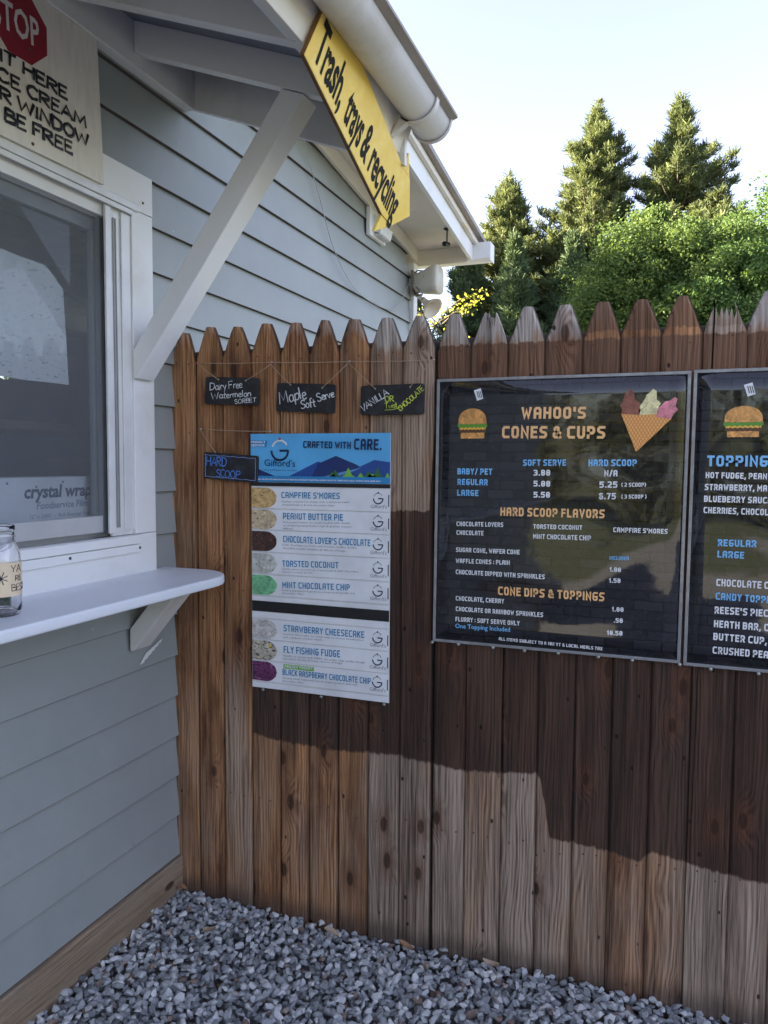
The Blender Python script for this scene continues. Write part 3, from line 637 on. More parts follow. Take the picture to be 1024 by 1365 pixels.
for yb in (-.045, -.95, -1.9):
    m = MB()
    for i in range(24):
        q0, q1 = [R_(168 + 195 * (i + j) / 24) for j in (0, 1)]
        P = []
        for rr in (gr + .0015, gr + .0065):
            P.append([(gc[0] + rr * math.cos(q), gc[1] + rr * math.sin(q)) for q in (q0, q1)])
        m.prism([(P[0][0][0], yb, P[0][0][1]), (P[0][1][0], yb, P[0][1][1]), (P[1][1][0], yb, P[1][1][1]), (P[1][0][0], yb, P[1][0][1])], (0, .022, 0))
    # strap running back to the fascia
    f0 = fp(yb, .03, .001); f1 = fp(yb, .012, .001)
    m.prism([(gc[0] - .045, yb, gc[1] - .040), (gc[0] - .020, yb, gc[1] - .058), tuple(f1), tuple(f0)], (0, .022, 0))
    m.build('gutter_bracket', M['gutter'], gut, fix=True)

# ================================================================ STOCKADE FENCE
fence = thing('stockade_fence', (0, 0, 0), 'brown pointed-top stockade fence of weathered vertical boards behind the menu signs', 'fence')
edges = [-.018, .080, .183, .290, .396, .500, .603, .706, .812, .914]
e2 = [.921, 1.026, 1.131, 1.236, 1.341, 1.441, 1.545, 1.650, 1.753, 1.858]
pk = [(edges[i], edges[i + 1]) for i in range(9)] + [(e2[i], e2[i + 1]) for i in range(9)]
x = 1.858
while x < 3.9: pk.append((x, x + .104)); x += .104
#       tone, age(tips), topcoat, depth, top z
tones = [.22, .05, .16, .02, .10, .16, .30, .62, .46, .75, .45, .78, .42, .30, .10, .22, .55, .48]
ages = [.35, .2, .15, .15, .3, .4, .55, 1.0, .8, 1, 1, 1, 1, .55, .25, .2, .8, 1]
coat = [0] * 13 + [1, 1, 1, .45, 0]
tops = [1.932, 1.946, 1.941, 1.945, 1.942, 1.944, 1.941, 1.939, 1.939, 1.937, 1.935, 1.944, 1.943, 1.944, 1.944, 1.946, 1.936, 1.945]
def picket(i, x0, x1):
    r = random.Random(100 + i); gp = r.choice([-.0006, -.0005, -.0004, -.0003]); x0 += gp; x1 -= gp
    top = tops[i] if i < 18 else 1.94 + r.uniform(-.01, .01)
    w_ = x1 - x0; cx = (x0 + x1) / 2 + r.uniform(-.003, .003); tw = .0155 + r.uniform(-.003, .003); sh = top - .088 + r.uniform(-.008, .008)
    d0 = r.uniform(0, .004); y0 = -.019 - d0; y1 = .0
    broken = (i == 10 or i == 16)
    # outline of one half-round-edged board, bottom to tip, with a slight belly at the shoulders
    zs = [-.06 + (.0), .45, .95, 1.45, sh - .03]
    Lp = [(x0 + r.uniform(-.0008, .0008), z) for z in zs]; Rp = [(x1 + r.uniform(-.0008, .0008), z) for z in zs]
    tl = []
    for k_ in (0, .3, .6, .85, 1):
        f = 1 - k_; hw = tw + (w_ / 2 - tw) * (f ** .90 if f > 0 else 0); tl.append((hw, sh - .01 + (top - sh + .01) * k_))
    Lf = Lp + [(min(cx - h, x0 + w_) if k_ else x0, z) for k_, (h, z) in enumerate(tl)]
    Rf = Rp + [(cx + h if k_ else x1, z) for k_, (h, z) in enumerate(tl)]
    if broken:   # splintered tip
        n = 9; tip = []
        a, b = Lf[-3], Rf[-3]
        xa, xb = Lf[-1][0], Rf[-1][0]
        if i == 16: xa -= .010; xb += .012; Lf[-1] = (xa, Lf[-1][1] + .004); Rf[-1] = (xb, Rf[-1][1] - .035)
        for k_ in range(1, n):
            f = k_ / n; z = top - (.022 if i == 16 else .004) + (r.uniform(-.012, .006) if k_ % 2 else r.uniform(-.05, -.02))
            tip.append((xa + (xb - xa) * f, z))
    else: tip = []
    front = Lf + tip + Rf[::-1]
    bx = .008                                   # eased long edges
    m = MB(); n = len(Lf); nt_ = len(tip)
    if not tip:
        # rows of 6: back-left, side-left, front-left, front-right, side-right, back-right
        rows = []
        for (xl, z), (xr, _) in zip(Lf, Rf):
            b_ = min(bx, (xr - xl) * .2); rows.append([(xl, y1, z), (xl, y0 + .0105, z), (xl + b_, y0 + .0022, z), ((xl + xr) / 2, y0 - .0022, z), (xr - b_, y0 + .0022, z), (xr, y0 + .0105, z), (xr, y1, z)])
        V = [p for rw in rows for p in rw]; F = []; k7 = 7
        for a in range(len(rows) - 1):
            for b in range(6): F.append((a * 7 + b, a * 7 + b + 1, (a + 1) * 7 + b + 1, (a + 1) * 7 + b))
            F.append((a * 7 + 6, a * 7, (a + 1) * 7, (a + 1) * 7 + 6))
        F.append(tuple(range(7))); F.append(tuple((len(rows) - 1) * 7 + q_ for q_ in range(7)))
        m.add(V, F)
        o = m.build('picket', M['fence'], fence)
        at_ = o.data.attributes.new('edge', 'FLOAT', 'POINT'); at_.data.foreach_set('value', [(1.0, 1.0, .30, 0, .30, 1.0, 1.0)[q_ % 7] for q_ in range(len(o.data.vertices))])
    else:
        # split board: vertical slivers of unequal length
        for (xl, z), (xr, _) in [((x0, 0), (x1, 0))]: pass
        P = [(x_, y0, z_) for x_, z_ in front]; m.prism(P, (0, y1 - y0, 0)); o = m.build('picket', M['fence'], fence, bevel=.002)
    o['tone'] = float(tones[i] if i < 18 else r.uniform(.1, .8)); o['age'] = float(ages[i] if i < 18 else r.uniform(.4, 1)); o['topcoat'] = float(coat[i] if i < 18 else 0)
    return o
for i, (a, b) in enumerate(pk): picket(i, a, b)
for a, b in ((-.01, .912), (.922, 3.9)):
    for z in (.35, 1.05, 1.80):
        m = MB(); m.box((a, .002, z), (b, .040, z + .07)); o = m.build('rail', M['bark'], fence, bevel=.004)
for x in (.917, 2.35, 3.8):
    m = MB(); m.box((x - .045, .043, -.05), (x + .045, .13, 1.87)); m.build('post', M['bark'], fence, bevel=.004)
m = MB()
for i, (a, b) in enumerate(pk[:24]):
    for z in (.385, 1.085, 1.835):
        for f in (.3, .72):
            c = (a + (b - a) * f + random.uniform(-.005, .005), -.0215, z + random.uniform(-.012, .012)); m.lathe(c, [(.0026, 0), (.0024, .003), (0, .0034)], 6, (0, -1, 0))
tag(m.build('nail', M['rust'], fence), kind='stuff')
# block capitals drawn from straight strokes with cut corners (centre lines, unit box)
c_ = .22; d_ = .16
BF = {
 'A': (1, [[(0, 0), (0, 1 - d_), (c_, 1), (1 - c_, 1), (1, 1 - d_), (1, 0)], [(0, .42), (1, .42)]]),
 'B': (1, [[(0, 0), (0, 1), (1 - c_, 1), (1, 1 - d_), (1, .60), (1 - c_, .52), (1, .44), (1, d_), (1 - c_, 0), (0, 0)], [(0, .52), (1 - c_, .52)]]),
 'C': (1, [[(1, 1), (c_, 1), (0, 1 - d_), (0, d_), (c_, 0), (1, 0)]]),
 'D': (1, [[(0, 0), (0, 1), (1 - c_, 1), (1, 1 - d_), (1, d_), (1 - c_, 0), (0, 0)]]),
 'E': (.85, [[(1, 1), (0, 1), (0, 0), (1, 0)], [(0, .52), (.85, .52)]]), 'F': (.82, [[(1, 1), (0, 1), (0, 0)], [(0, .50), (.85, .50)]]),
 'G': (1, [[(1, 1), (c_, 1), (0, 1 - d_), (0, d_), (c_, 0), (1 - c_, 0), (1, d_), (1, .46), (.52, .46)]]),
 'H': (1, [[(0, 0), (0, 1)], [(1, 0), (1, 1)], [(0, .5), (1, .5)]]), 'I': (0, [[(0, 0), (0, 1)]]), 'J': (.9, [[(1, 1), (1, d_), (1 - c_, 0), (c_, 0), (0, d_), (0, .25)]]),
 'K': (1, [[(0, 0), (0, 1)], [(1, 1), (.12, .48)], [(.30, .60), (1, 0)]]), 'L': (.8, [[(0, 1), (0, 0), (1, 0)]]),
 'M': (1.35, [[(0, 0), (0, 1), (.5, .35), (1, 1), (1, 0)]]), 'N': (1.05, [[(0, 0), (0, 1), (1, 0), (1, 1)]]),
 'O': (1, [[(.5, 1), (c_, 1), (0, 1 - d_), (0, d_), (c_, 0), (1 - c_, 0), (1, d_), (1, 1 - d_), (1 - c_, 1), (.5, 1)]]),
 'P': (1, [[(0, 0), (0, 1), (1 - c_, 1), (1, 1 - d_), (1, .56), (1 - c_, .42), (0, .42)]]), 'Q': (1, [[(.5, 1), (c_, 1), (0, 1 - d_), (0, d_), (c_, 0), (1 - c_, 0), (1, d_), (1, 1 - d_), (1 - c_, 1), (.5, 1)], [(.6, .25), (1, -.05)]]),
 'R': (1, [[(0, 0), (0, 1), (1 - c_, 1), (1, 1 - d_), (1, .58), (1 - c_, .44), (0, .44)], [(.55, .44), (1, 0)]]),
 'S': (1, [[(1, 1), (c_, 1), (0, 1 - d_), (0, .66), (c_, .54), (1 - c_, .46), (1, .34), (1, d_), (1 - c_, 0), (0, 0)]]),
 'T': (.95, [[(0, 1), (1, 1)], [(.5, 1), (.5, 0)]]), 'U': (1, [[(0, 1), (0, d_), (c_, 0), (1 - c_, 0), (1, d_), (1, 1)]]), 'V': (1.05, [[(0, 1), (.5, 0), (1, 1)]]),
 'W': (1.5, [[(0, 1), (.25, 0), (.5, .75), (.75, 0), (1, 1)]]), 'X': (1, [[(0, 0), (1, 1)], [(0, 1), (1, 0)]]), 'Y': (1, [[(0, 1), (.5, .48), (1, 1)], [(.5, .48), (.5, 0)]]), 'Z': (1, [[(0, 1), (1, 1), (0, 0), (1, 0)]]),
 '0': (.95, [[(.5, 1), (c_, 1), (0, 1 - d_), (0, d_), (c_, 0), (1 - c_, 0), (1, d_), (1, 1 - d_), (1 - c_, 1), (.5, 1)], [(.5, .44), (.5, .56)]]),
 '1': (.45, [[(0, .8), (.8, 1), (.8, 0)]]), '2': (.95, [[(0, 1), (1 - c_, 1), (1, 1 - d_), (1, .60), (0, .16), (0, 0), (1, 0)]]),
 '3': (.95, [[(0, 1), (1 - c_, 1), (1, 1 - d_), (1, .62), (.75, .52), (1, .42), (1, d_), (1 - c_, 0), (0, 0)], [(.35, .52), (.75, .52)]]),
 '5': (.95, [[(1, 1), (0, 1), (0, .56), (1 - c_, .60), (1, .46), (1, d_), (1 - c_, 0), (0, 0)]]),
 '6': (.95, [[(.95, 1), (c_, 1), (0, 1 - d_), (0, d_), (c_, 0), (1 - c_, 0), (1, d_), (1, .42), (1 - c_, .56), (0, .56)]]),
 '7': (.9, [[(0, 1), (1, 1), (.4, 0)]]), '&': (1.15, [[(1.02, 0), (.14, .74), (.14, .90), (.28, 1), (.58, 1), (.70, .90), (.70, .74), (.0, .34), (0, .12), (.2, 0), (.6, 0), (.98, .44)]]),
 '.': (.0, [[(0, 0), (0, .04)]]), ',': (.0, [[(0, .04), (-.12, -.2)]]), ':': (.0, [[(0, .12), (0, .18)], [(0, .68), (0, .74)]]), "'": (.0, [[(0, 1), (0, .74)]]), '/': (.6, [[(0, -.05), (1, 1.05)]]), '-': (.5, [[(0, .5), (1, .5)]]),
 '(': (.3, [[(1, 1.05), (0, .75), (0, .25), (1, -.05)]]), ')': (.3, [[(0, 1.05), (1, .75), (1, .25), (0, -.05)]]), '%': (1, [[(0, 0), (1, 1)], [(.1, .95), (.1, .8)], [(.9, .2), (.9, .05)]]), ' ': (.35, [])}
def block(txt, p0, p1, cap, nrm, mat, parent, wt=.20, name='lettering'):
    """flat block lettering; every stroke is a mitred ribbon, successive strokes a hair apart"""
    p0 = Vector(p0); p1 = Vector(p1); u = p1 - p0; Lg = u.length; u.normalize(); n = Vector(nrm).normalized(); v = n.cross(u).normalized()
    BW = .42; gap = .15; tot = sum(BF[c][0] * BW + (wt if c != ' ' else 0) + gap for c in txt) - gap
    s = Lg / tot; th = wt * .5; m = MB(); x = 0; hx = th * s; hy = th * cap
    if hx > hy * 1.35: hx = hy * 1.35
    for c in txt:
        a, st = BF[c]; ox = x + (th if c != ' ' else 0); bw = a * BW if a else 1
        for k_, q in enumerate(st):
            P = [((ox + px * (a * BW if a else BW)) * s, (th + py * (1 - 2 * th)) * cap) for px, py in q]
            if a == 0 and c in '.,:': P = [(px_, py_) for px_, py_ in P]
            # offset in a metric scaled by hx, hy
            Q = [(px_ / hx, py_ / hy) for px_, py_ in P]; L_, R__ = [], []
            closed = abs(Q[0][0] - Q[-1][0]) < 1e-6 and abs(Q[0][1] - Q[-1][1]) < 1e-6 and len(Q) > 2
            for i in range(len(Q)):
                pr = Q[i - 1] if i else (Q[-2] if closed else None); nx_ = Q[i + 1] if i < len(Q) - 1 else (Q[1] if closed else None)
                def nn(a_, b_): dx, dy = b_[0] - a_[0], b_[1] - a_[1]; l = math.hypot(dx, dy) or 1; return (-dy / l, dx / l)
                if pr is None: t_ = nn(Q[i], nx_); f = 1; ex = (-t_[1], t_[0]); ex = (-t_[1] * 1.0, t_[0] * 1.0); e = (-(t_[1]), t_[0]); mm = t_; cap_ = (-(Q[i + 1][0] - Q[i][0]), -(Q[i + 1][1] - Q[i][1])); l = math.hypot(*cap_) or 1; ext = (cap_[0] / l, cap_[1] / l)
                elif nx_ is None: mm = nn(pr, Q[i]); cap_ = (Q[i][0] - pr[0], Q[i][1] - pr[1]); l = math.hypot(*cap_) or 1; ext = (cap_[0] / l, cap_[1] / l)
                else:
                    a_ = nn(pr, Q[i]); b_ = nn(Q[i], nx_); sx_, sy_ = a_[0] + b_[0], a_[1] + b_[1]; d2 = sx_ * sx_ + sy_ * sy_; k2 = 2 / d2 if d2 > .42 else 2 / .42; mm = (sx_ * k2, sy_ * k2); ext = (0, 0)
                bx_, by_ = Q[i][0] + ext[0], Q[i][1] + ext[1]
                L_.append((bx_ + mm[0], by_ + mm[1])); R__.append((bx_ - mm[0], by_ - mm[1]))
            base = p0 + n * (.00012 * k_)
            V = [base + u * (a_ * hx) + v * (b_ * hy) for a_, b_ in L_] + [base + u * (a_ * hx) + v * (b_ * hy) for a_, b_ in R__]
            nq = len(Q); m.add(V, [(i, nq + i, nq + i + 1, i + 1) for i in range(nq - 1)])
        x += (bw if a else 0) + (wt if c != ' ' else 0) + gap
    return m.build(name, mat, parent, fix=False)

# ================================================================ MENU BOARDS
YF = -.0275      # face of the fence boards, with room for the proudest
def quad_print(pts, y, mat, parent, name='print', d=.0006):
    m = MB(); m.prism([(x, y, z) for x, z in pts], (0, d, 0)); return m.build(name, mat, parent)
MC = {'p': M['peach'], 'b': M['sky'], 'w': M['wprint'], 'n': M['navy'], 'N': M['navy'], 'B': M['blueprint'], 'g': M['greyprint']}
def laminated(name, cx, x0, x1, x0b, x1b, z0, z1, label):
    t = thing(name, ((x0 + x1) / 2, YF, z0), label, 'menu board')
    NX, NZ = 14, 14; m = MB(); V = []; F = []
    for j in range(NZ + 1):
        for i in range(NX + 1):
            f = i / NX; g_ = j / NZ; xa = x0b + (x0 - x0b) * g_; xb = x1b + (x1 - x1b) * g_
            wv = .0010 * math.sin(f * 7 + g_ * 3 + cx) * math.sin(g_ * 9 + f * 2)
            V.append((xa + (xb - xa) * f, YF - .0045 + wv * (0 < i < NX) * (0 < j < NZ), z0 + (z1 - z0) * g_))
    n = len(V); V += [(a, YF, b) for a, _, b in V]
    W = NX + 1
    for j in range(NZ):
        for i in range(NX):
            a = j * W + i; F.append((a, a + 1, a + W + 1, a + W)); F.append((n + a, n + a + W, n + a + W + 1, n + a + 1))
    for i in range(NX): F.append((i, n + i, n + i + 1, i + 1)); a = NZ * W + i; F.append((a, a + 1, n + a + 1, n + a))
    for j in range(NZ): a = j * W; F.append((a, a + W, n + a + W, n + a)); a = j * W + NX; F.append((a, n + a, n + a + W, a + W))
    m.add(V, F, True); b = m.build('panel', M['menu'], t); 
    e = .0088
    for a0, a1, b0, b1 in ((x0b, z0, x1b, z0), (x0, z1, x1, z1), (x0b, z0, x0, z1), (x1b, z0, x1, z1)):
        m = MB(); hz = (a1 == b1)
        if hz: s_ = e if a1 == z0 else -e; P = [(a0, YF - .0055, a1), (b0, YF - .0055, b1), (b0, YF - .0055, b1 + s_), (a0, YF - .0055, a1 + s_)]
        else: s_ = e if a0 == x0b else -e; P = [(a0, YF - .0062, a1 + e), (a0 + s_, YF - .0062, a1 + e), (b0 + s_, YF - .0062, b1 - e), (b0, YF - .0062, b1 - e)]
        m.prism(P, (0, .006, 0)); m.build('sleeve_edge', M['clear'], t, bevel=.0012)
    return t
mA = laminated('menu_board', 0, .926, 1.622, .921, 1.617, .966, 1.748, 'black menu board with cone and cup prices between chalkboards and right edge')
mB = laminated('menu_board', 2, 1.628, 2.325, 1.624, 2.322, .962, 1.750, 'black menu board of toppings cut by the right edge of the photo')
YL = YF - .0072
for rows, par in ((MENU_A, mA), (MENU_B, mB)):
    for tx, xa, za, xb, zb, cap, c in rows:
        big = cap > .022
        if tx != 'One Topping Included': block(tx, (xa, YL, za), (xb, YL, zb), cap, (0, -1, 0), MC[c], par, wt=.21 if cap > .015 else .20)
        else: lettering(tx, (xa, YL, za), (xb, YL, zb), cap, (0, -1, 0), MC[c], par, bold=.015)
for t_, xs in ((mA, [.924, 1.0, 1.1, 1.2, 1.3, 1.4, 1.5, 1.61]), (mB, [1.7, 1.8, 1.95, 2.1, 2.25])):
    for x in xs:
        for z in ((.962,) if t_ is mA else (.958,)):
            m = MB(); m.lathe((x + random.uniform(-.01, .01), YF - .004, z + random.uniform(-.001, .002)), [(0, .002), (.004, .002), (.005, 0), (.005, -.003)], 10, (0, -1, 0)); m.build('screw', M['steel'], t_)
# plain burger picture (print) and cones
bun = mat_ice('printed_bun', (.80, .38, .10), (.9, .6, .3), (.7, .3, .08), .75); letc = plain('printed_lettuce', (.10, .32, .03), .4); patt = plain('printed_patty', (.10, .035, .012), .4); chz = plain('printed_cheese', (.9, .5, .06), .4)
def burger(x0, x1, z0, z1, par):
    w_ = x1 - x0; h = z1 - z0; cx = (x0 + x1) / 2
    def blob(za, zb, f, mat, y, wav=0, dome=1):
        P = []
        for i in range(25):
            q = math.pi * i / 24; P.append((cx - math.cos(q) * w_ / 2 * f, z0 + h * (za + (zb - za) * (math.sin(q) ** .7 if dome else 1) + wav * math.sin(i * 2.2))))
        P += [(cx + w_ / 2 * f * .92, z0 + h * za), (cx - w_ / 2 * f * .92, z0 + h * za)]
        quad_print(P, y, mat, par)
    def bar(za, zb, f, mat, y, wav):
        P = [(cx - w_ / 2 * f + w_ * f * i / 20, z0 + h * (zb + wav * math.sin(i * 1.9))) for i in range(21)] + [(cx + w_ / 2 * f - w_ * f * i / 20, z0 + h * (za + wav * math.sin(i * 2.3))) for i in range(21)]
        quad_print(P, y, mat, par)
    bar(.04, .24, .80, bun, YL + .0003, .008); bar(.22, .34, .92, patt, YL - .0004, .01); bar(.32, .40, .9, chz, YL - .0011, .02); bar(.38, .50, 1.0, letc, YL - .0018, .03); blob(.49, .98, .96, bun, YL - .0025)
burger(.992, 1.079, 1.570, 1.662, mA); burger(1.703, 1.797, 1.570, 1.655, mB)
def spatula(x, z, par):
    quad_print([(x - .014, z + .012), (x + .006, z + .018), (x + .014, z - .012), (x - .004, z - .018)], YL, M['wprint'], par)
    for i in range(3): quad_print([(x - .006 + i * .005, z + .009), (x - .004 + i * .005, z + .0095), (x + .001 + i * .005, z - .009), (x - .001 + i * .005, z - .0095)], YL - .0008, M['black'], par)
spatula(1.052, 1.700, mA); spatula(1.762, 1.695, mB)
waf = NT('printed_waffle'); X_, Y_, Z_ = waf.sep(waf.pos())
gA = waf.math('SINE', waf.math('MULTIPLY', waf.math('ADD', X_, waf.math('MULTIPLY', Z_, .6)), 700.0)); gB = waf.math('SINE', waf.math('MULTIPLY', waf.math('SUBTRACT', X_, waf.math('MULTIPLY', Z_, .6)), 700.0))
waf = waf.done(waf.bsdf(waf.mix(waf.step(waf.math('MAXIMUM', gA, gB), .6, .95), (.88, .42, .12), (.55, .20, .04)), .35))
ch = mat_ice('printed_chocolate_swirl', (.30, .10, .06), (.4, .16, .1), (.2, .07, .04), .7); va = mat_ice('printed_vanilla_swirl', (.86, .78, .40), (.92, .86, .55), (.75, .66, .30), .7); pi = mat_ice('printed_pink_swirl', (.85, .28, .33), (.9, .45, .45), (.8, .2, .25), .7)
def cone(tip, a, b, top, cream, y):
    quad_print([tip, b, a], y, waf, mA)
    ax, az = a; bx, bz = b; tx, tz = top; cx, cz = (ax + bx) / 2, (az + bz) / 2; P = []
    for i in range(1, 8): f = i / 8; P.append((ax * (1 - f) + tx * f + (-.010 * math.sin(f * 3.1) + .004 * math.sin(f * 13)) * (bz - az + .046) / .05, az * (1 - f) + tz * f + .004 * math.sin(f * 12)))
    P = [a] + P + [top]
    for i in range(1, 8): f = i / 8; P.append((tx * (1 - f) + bx * f + (.010 * math.sin(f * 3.1) + .004 * math.sin(f * 13)), tz * (1 - f) + bz * f + .003 * math.sin(f * 12)))
    P += [b]
    quad_print(P, y - .0006, cream, mA)
cone((1.489, 1.535), (1.522, 1.632), (1.575, 1.622), (1.583, 1.680), pi, YL)
cone((1.489, 1.535), (1.494, 1.634), (1.540, 1.636), (1.528, 1.703), va, YL - .0014)
cone((1.489, 1.535), (1.448, 1.638), (1.496, 1.634), (1.467, 1.704), ch, YL - .0028)

# ================================================================ FLAVOUR POSTER
pos = thing('flavor_poster', (.53, YF, .757), 'tall ice cream flavour sign with light blue mountain header and white strips', 'poster')
m = MB(); m.box((.300, YF - .004, .759), (.782, YF, 1.592)); m.build('backing', M['vinyl'], pos, bevel=.001)
YP = YF - .0048
skyb = plain('sky_blue_print', (.12, .47, .83), .3); dkm = plain('dark_mountain_print', (.015, .035, .15), .35); mdm = plain('mid_mountain_print', (.022, .075, .30), .35); ltm = plain('pale_mountain_print', (.13, .30, .62), .35); g1 = plain('bright_tree_print', (.20, .52, .06), .35); g2 = plain('dark_tree_print', (.035, .16, .045), .35); band = plain('footer_blue_print', (.03, .25, .55), .35)
hd = MB().box((.299, YP - .001, 1.437), (.782, YP, 1.592)).build('header', skyb, pos)
def hp(pts, lay, mat, nm='print'): m = MB(); m.prism([(x, YP - .001 - .0007 * lay, z) for x, z in pts], (0, .0006, 0)); return m.build(nm, mat, hd)
hp([(.300, 1.486), (.330, 1.478), (.387, 1.457), (.300, 1.457)], 1, dkm)
hp([(.439, 1.457), (.539, 1.504), (.558, 1.501), (.585, 1.492), (.640, 1.457)], 1, mdm)
hp([(.540, 1.497), (.602, 1.522), (.670, 1.496), (.700, 1.480), (.600, 1.457), (.520, 1.457)], 2, dkm)
hp([(.575, 1.457), (.648, 1.474), (.731, 1.510), (.781, 1.503), (.781, 1.457)], 3, mdm)
hp([(.560, 1.457), (.640, 1.476), (.670, 1.482), (.690, 1.487), (.650, 1.470), (.600, 1.457)], 4, ltm)
for x, z, w_, c in ((.600, 1.478, .022, g2), (.592, 1.470, .012, g1), (.645, 1.486, .024, g1), (.686, 1.470, .011, g1), (.712, 1.475, .018, g2), (.742, 1.488, .022, g2), (.718, 1.469, .010, g1), (.728, 1.467, .009, g1), (.774, 1.471, .008, g1)):
    hp([(x, z), (x - w_ * .45, 1.466), (x - w_ * .35, 1.466), (x - w_, 1.456), (x + w_, 1.456), (x + w_ * .35, 1.466), (x + w_ * .45, 1.466)], 5, c)
hp([(.300, 1.438), (.300, 1.457), (.781, 1.457), (.781, 1.438)], 6, band)
hp([(.300, 1.551), (.300, 1.572), (.361, 1.571), (.357, 1.549)], 1, plain('tag_blue_print', (.02, .28, .62), .35))
def logo(cx, cz, r, y, par, big=False):
    m = MB(); a0, a1 = 185, 360
    m.tube([(cx + r * math.cos(R_(a)), y, cz + r * math.sin(R_(a))) for a in range(180, 361, 12)] + [(cx + r * .95, y, cz), (cx, y, cz)], r * .12, 6, flat=(0, -1, 0)); m.build('logo', M['navy'], par)
    m = MB(); m.tube([(cx + r * .95 * math.cos(R_(a)), y, cz + r * .12 + r * .95 * math.sin(R_(a))) for a in range(30, 172, 12)], r * (.11 if big else .06), 6, flat=(0, -1, 0)); m.build('logo', M['wprint'] if big else M['greyprint'], par)
    m = MB(); m.lathe((cx, y + .0002, cz + r * 1.22), [(0, .0008), (r * .15, .0004), (r * .15, 0)], 12, (0, -1, 0)); m.build('logo', plain('cherry_red_print', (.5, .02, .03), .4) if big else M['navy'], par)
logo(.406, 1.538, .030, YP - .0024, hd, True)
rowz = [1.422, 1.350, 1.281, 1.2085, 1.1365, 1.066]; row2 = [.990, .921, .851, .781]
MB().box((.300, YP - .001, 1.424), (.782, YP, 1.436)).build('black_gap', M['black'], pos)
MB().box((.302, YP - .001, 1.014), (.781, YP, 1.048)).build('black_gap', M['black'], pos)
ice = [((.72, .47, .19), (.10, .05, .02), (.85, .66, .40), .63), ((.66, .52, .33), (.22, .09, .03), (.8, .7, .5), .62), ((.085, .030, .018), (.02, .008, .005), (.14, .05, .03), .55), ((.66, .66, .60), (.05, .04, .03), (.4, .42, .3), .66), ((.22, .58, .30), (.03, .015, .01), (.5, .75, .5), .66),
       ((.72, .69, .66), (.45, .03, .03), (.75, .55, .25), .66), ((.60, .54, .44), (.05, .03, .02), (.75, .6, .08), .58), ((.19, .045, .14), (.05, .01, .04), (.32, .12, .26), .55)]
strips = [(rowz[i], rowz[i + 1]) for i in range(5)] + [(row2[i], row2[i + 1]) for i in range(3)]
names = ['campfire', 'peanut', 'chocolate', 'coconut', 'mint', 'strawberry', 'fudge', 'raspberry']
labs = ['white strip with tan scoop picture', 'white strip with cream and brown swirled scoop picture', 'white strip with dark chocolate scoop picture', 'white strip with white flecked scoop picture', 'white strip with mint green scoop picture', 'white strip with white scoop picture with red berries', 'white strip with pale scoop picture streaked with fudge', 'white strip with purple scoop picture']
SP = []
for i, (zt, zb) in enumerate(strips):
    m = MB(); m.box((.303, YP - .0022, zb + .0025), (.780, YP - .0004, zt - .0012)); s = m.build('flavor_strip', M['wprint'], pos, bevel=.0006); s['label'] = labs[i]; SP.append((s, zt, zb))
    mt = mat_ice('scoop_picture_' + names[i], *ice[i]); r = random.Random(i)
    P = [(.3035, zb + .004), (.3035, zt - .003)] + [(.352 + .042 * math.cos(R_(q)) * r.uniform(.95, 1.05), (zt + zb) / 2 + .0005 + .0325 * math.sin(R_(q))) for q in range(84, -85, -12)]; m = MB(); m.prism([(x, YP - .0030, z) for x, z in P], (0, .0006, 0)); m.build('scoop_picture', mt, s)
    cz = (zt + zb) / 2 + .006
    logo(.744, cz, .0155, YP - .0032, s); lettering("Gifford's", (.719, YP - .0030, zb + .0125), (.772, YP - .0030, zb + .0125), .011, (0, -1, 0), M['greyprint'], s, bold=0)
    MB().box((.7765, YP - .0030, zb + .018), (.7795, YP - .0024, zt - .018)).build('pull_tab', M['black'], s)
for z0, z1 in ((1.0495, 1.0635), (.9925, 1.0125), (.7605, .7785)):
    MB().box((.302, YP - .0016, z0), (.781, YP - .0002, z1)).build('rail', M['wprint'], pos, bevel=.0006)
lab9 = None
for tx, xa, za, xb, zb, cap, c in POSTER:
    par = hd if za > 1.43 else pos
    for s, t1, t0 in SP:
        if t0 < za + cap * .5 < t1: par = s
    yl = YP - .0032 if par is not hd else YP - .0058
    if tx == 'FROZEN YOGURT':
        m = MB(); m.prism([(x, YP - .0030, z) for x, z in ((.4185, .833), (.4185, .847), (.527, .848), (.527, .834))], (0, .0005, 0)); m.build('print', plain('yogurt_green_print', (.20, .50, .06), .35), par)
    b = {'B': .035, 'N': .05, 'w': .04, 'g': 0, 'n': 0}[c]
    if c in 'BN' or (c == 'w' and tx.isupper() and len(tx) < 20): block(tx, (xa, yl - .0004, za), (xb, yl - .0004, zb), cap * 1.05, (0, -1, 0), MC[c], par, wt=.16 if c == 'B' else .19)
    else: lettering(tx, (xa, yl - .0004, za), (xb, yl - .0004, zb), cap, (0, -1, 0), MC[c], par, bold=b, res=1 if cap < .012 else 3)
for x in (.340, .55, .765):
    m = MB(); m.lathe((x, YF - .002, .753), [(0, .004), (.0045, .003), (.0055, 0), (.002, 0), (.002, -.02)], 10, (0, -1, 0)); m.build('screw', M['steel'], pos)

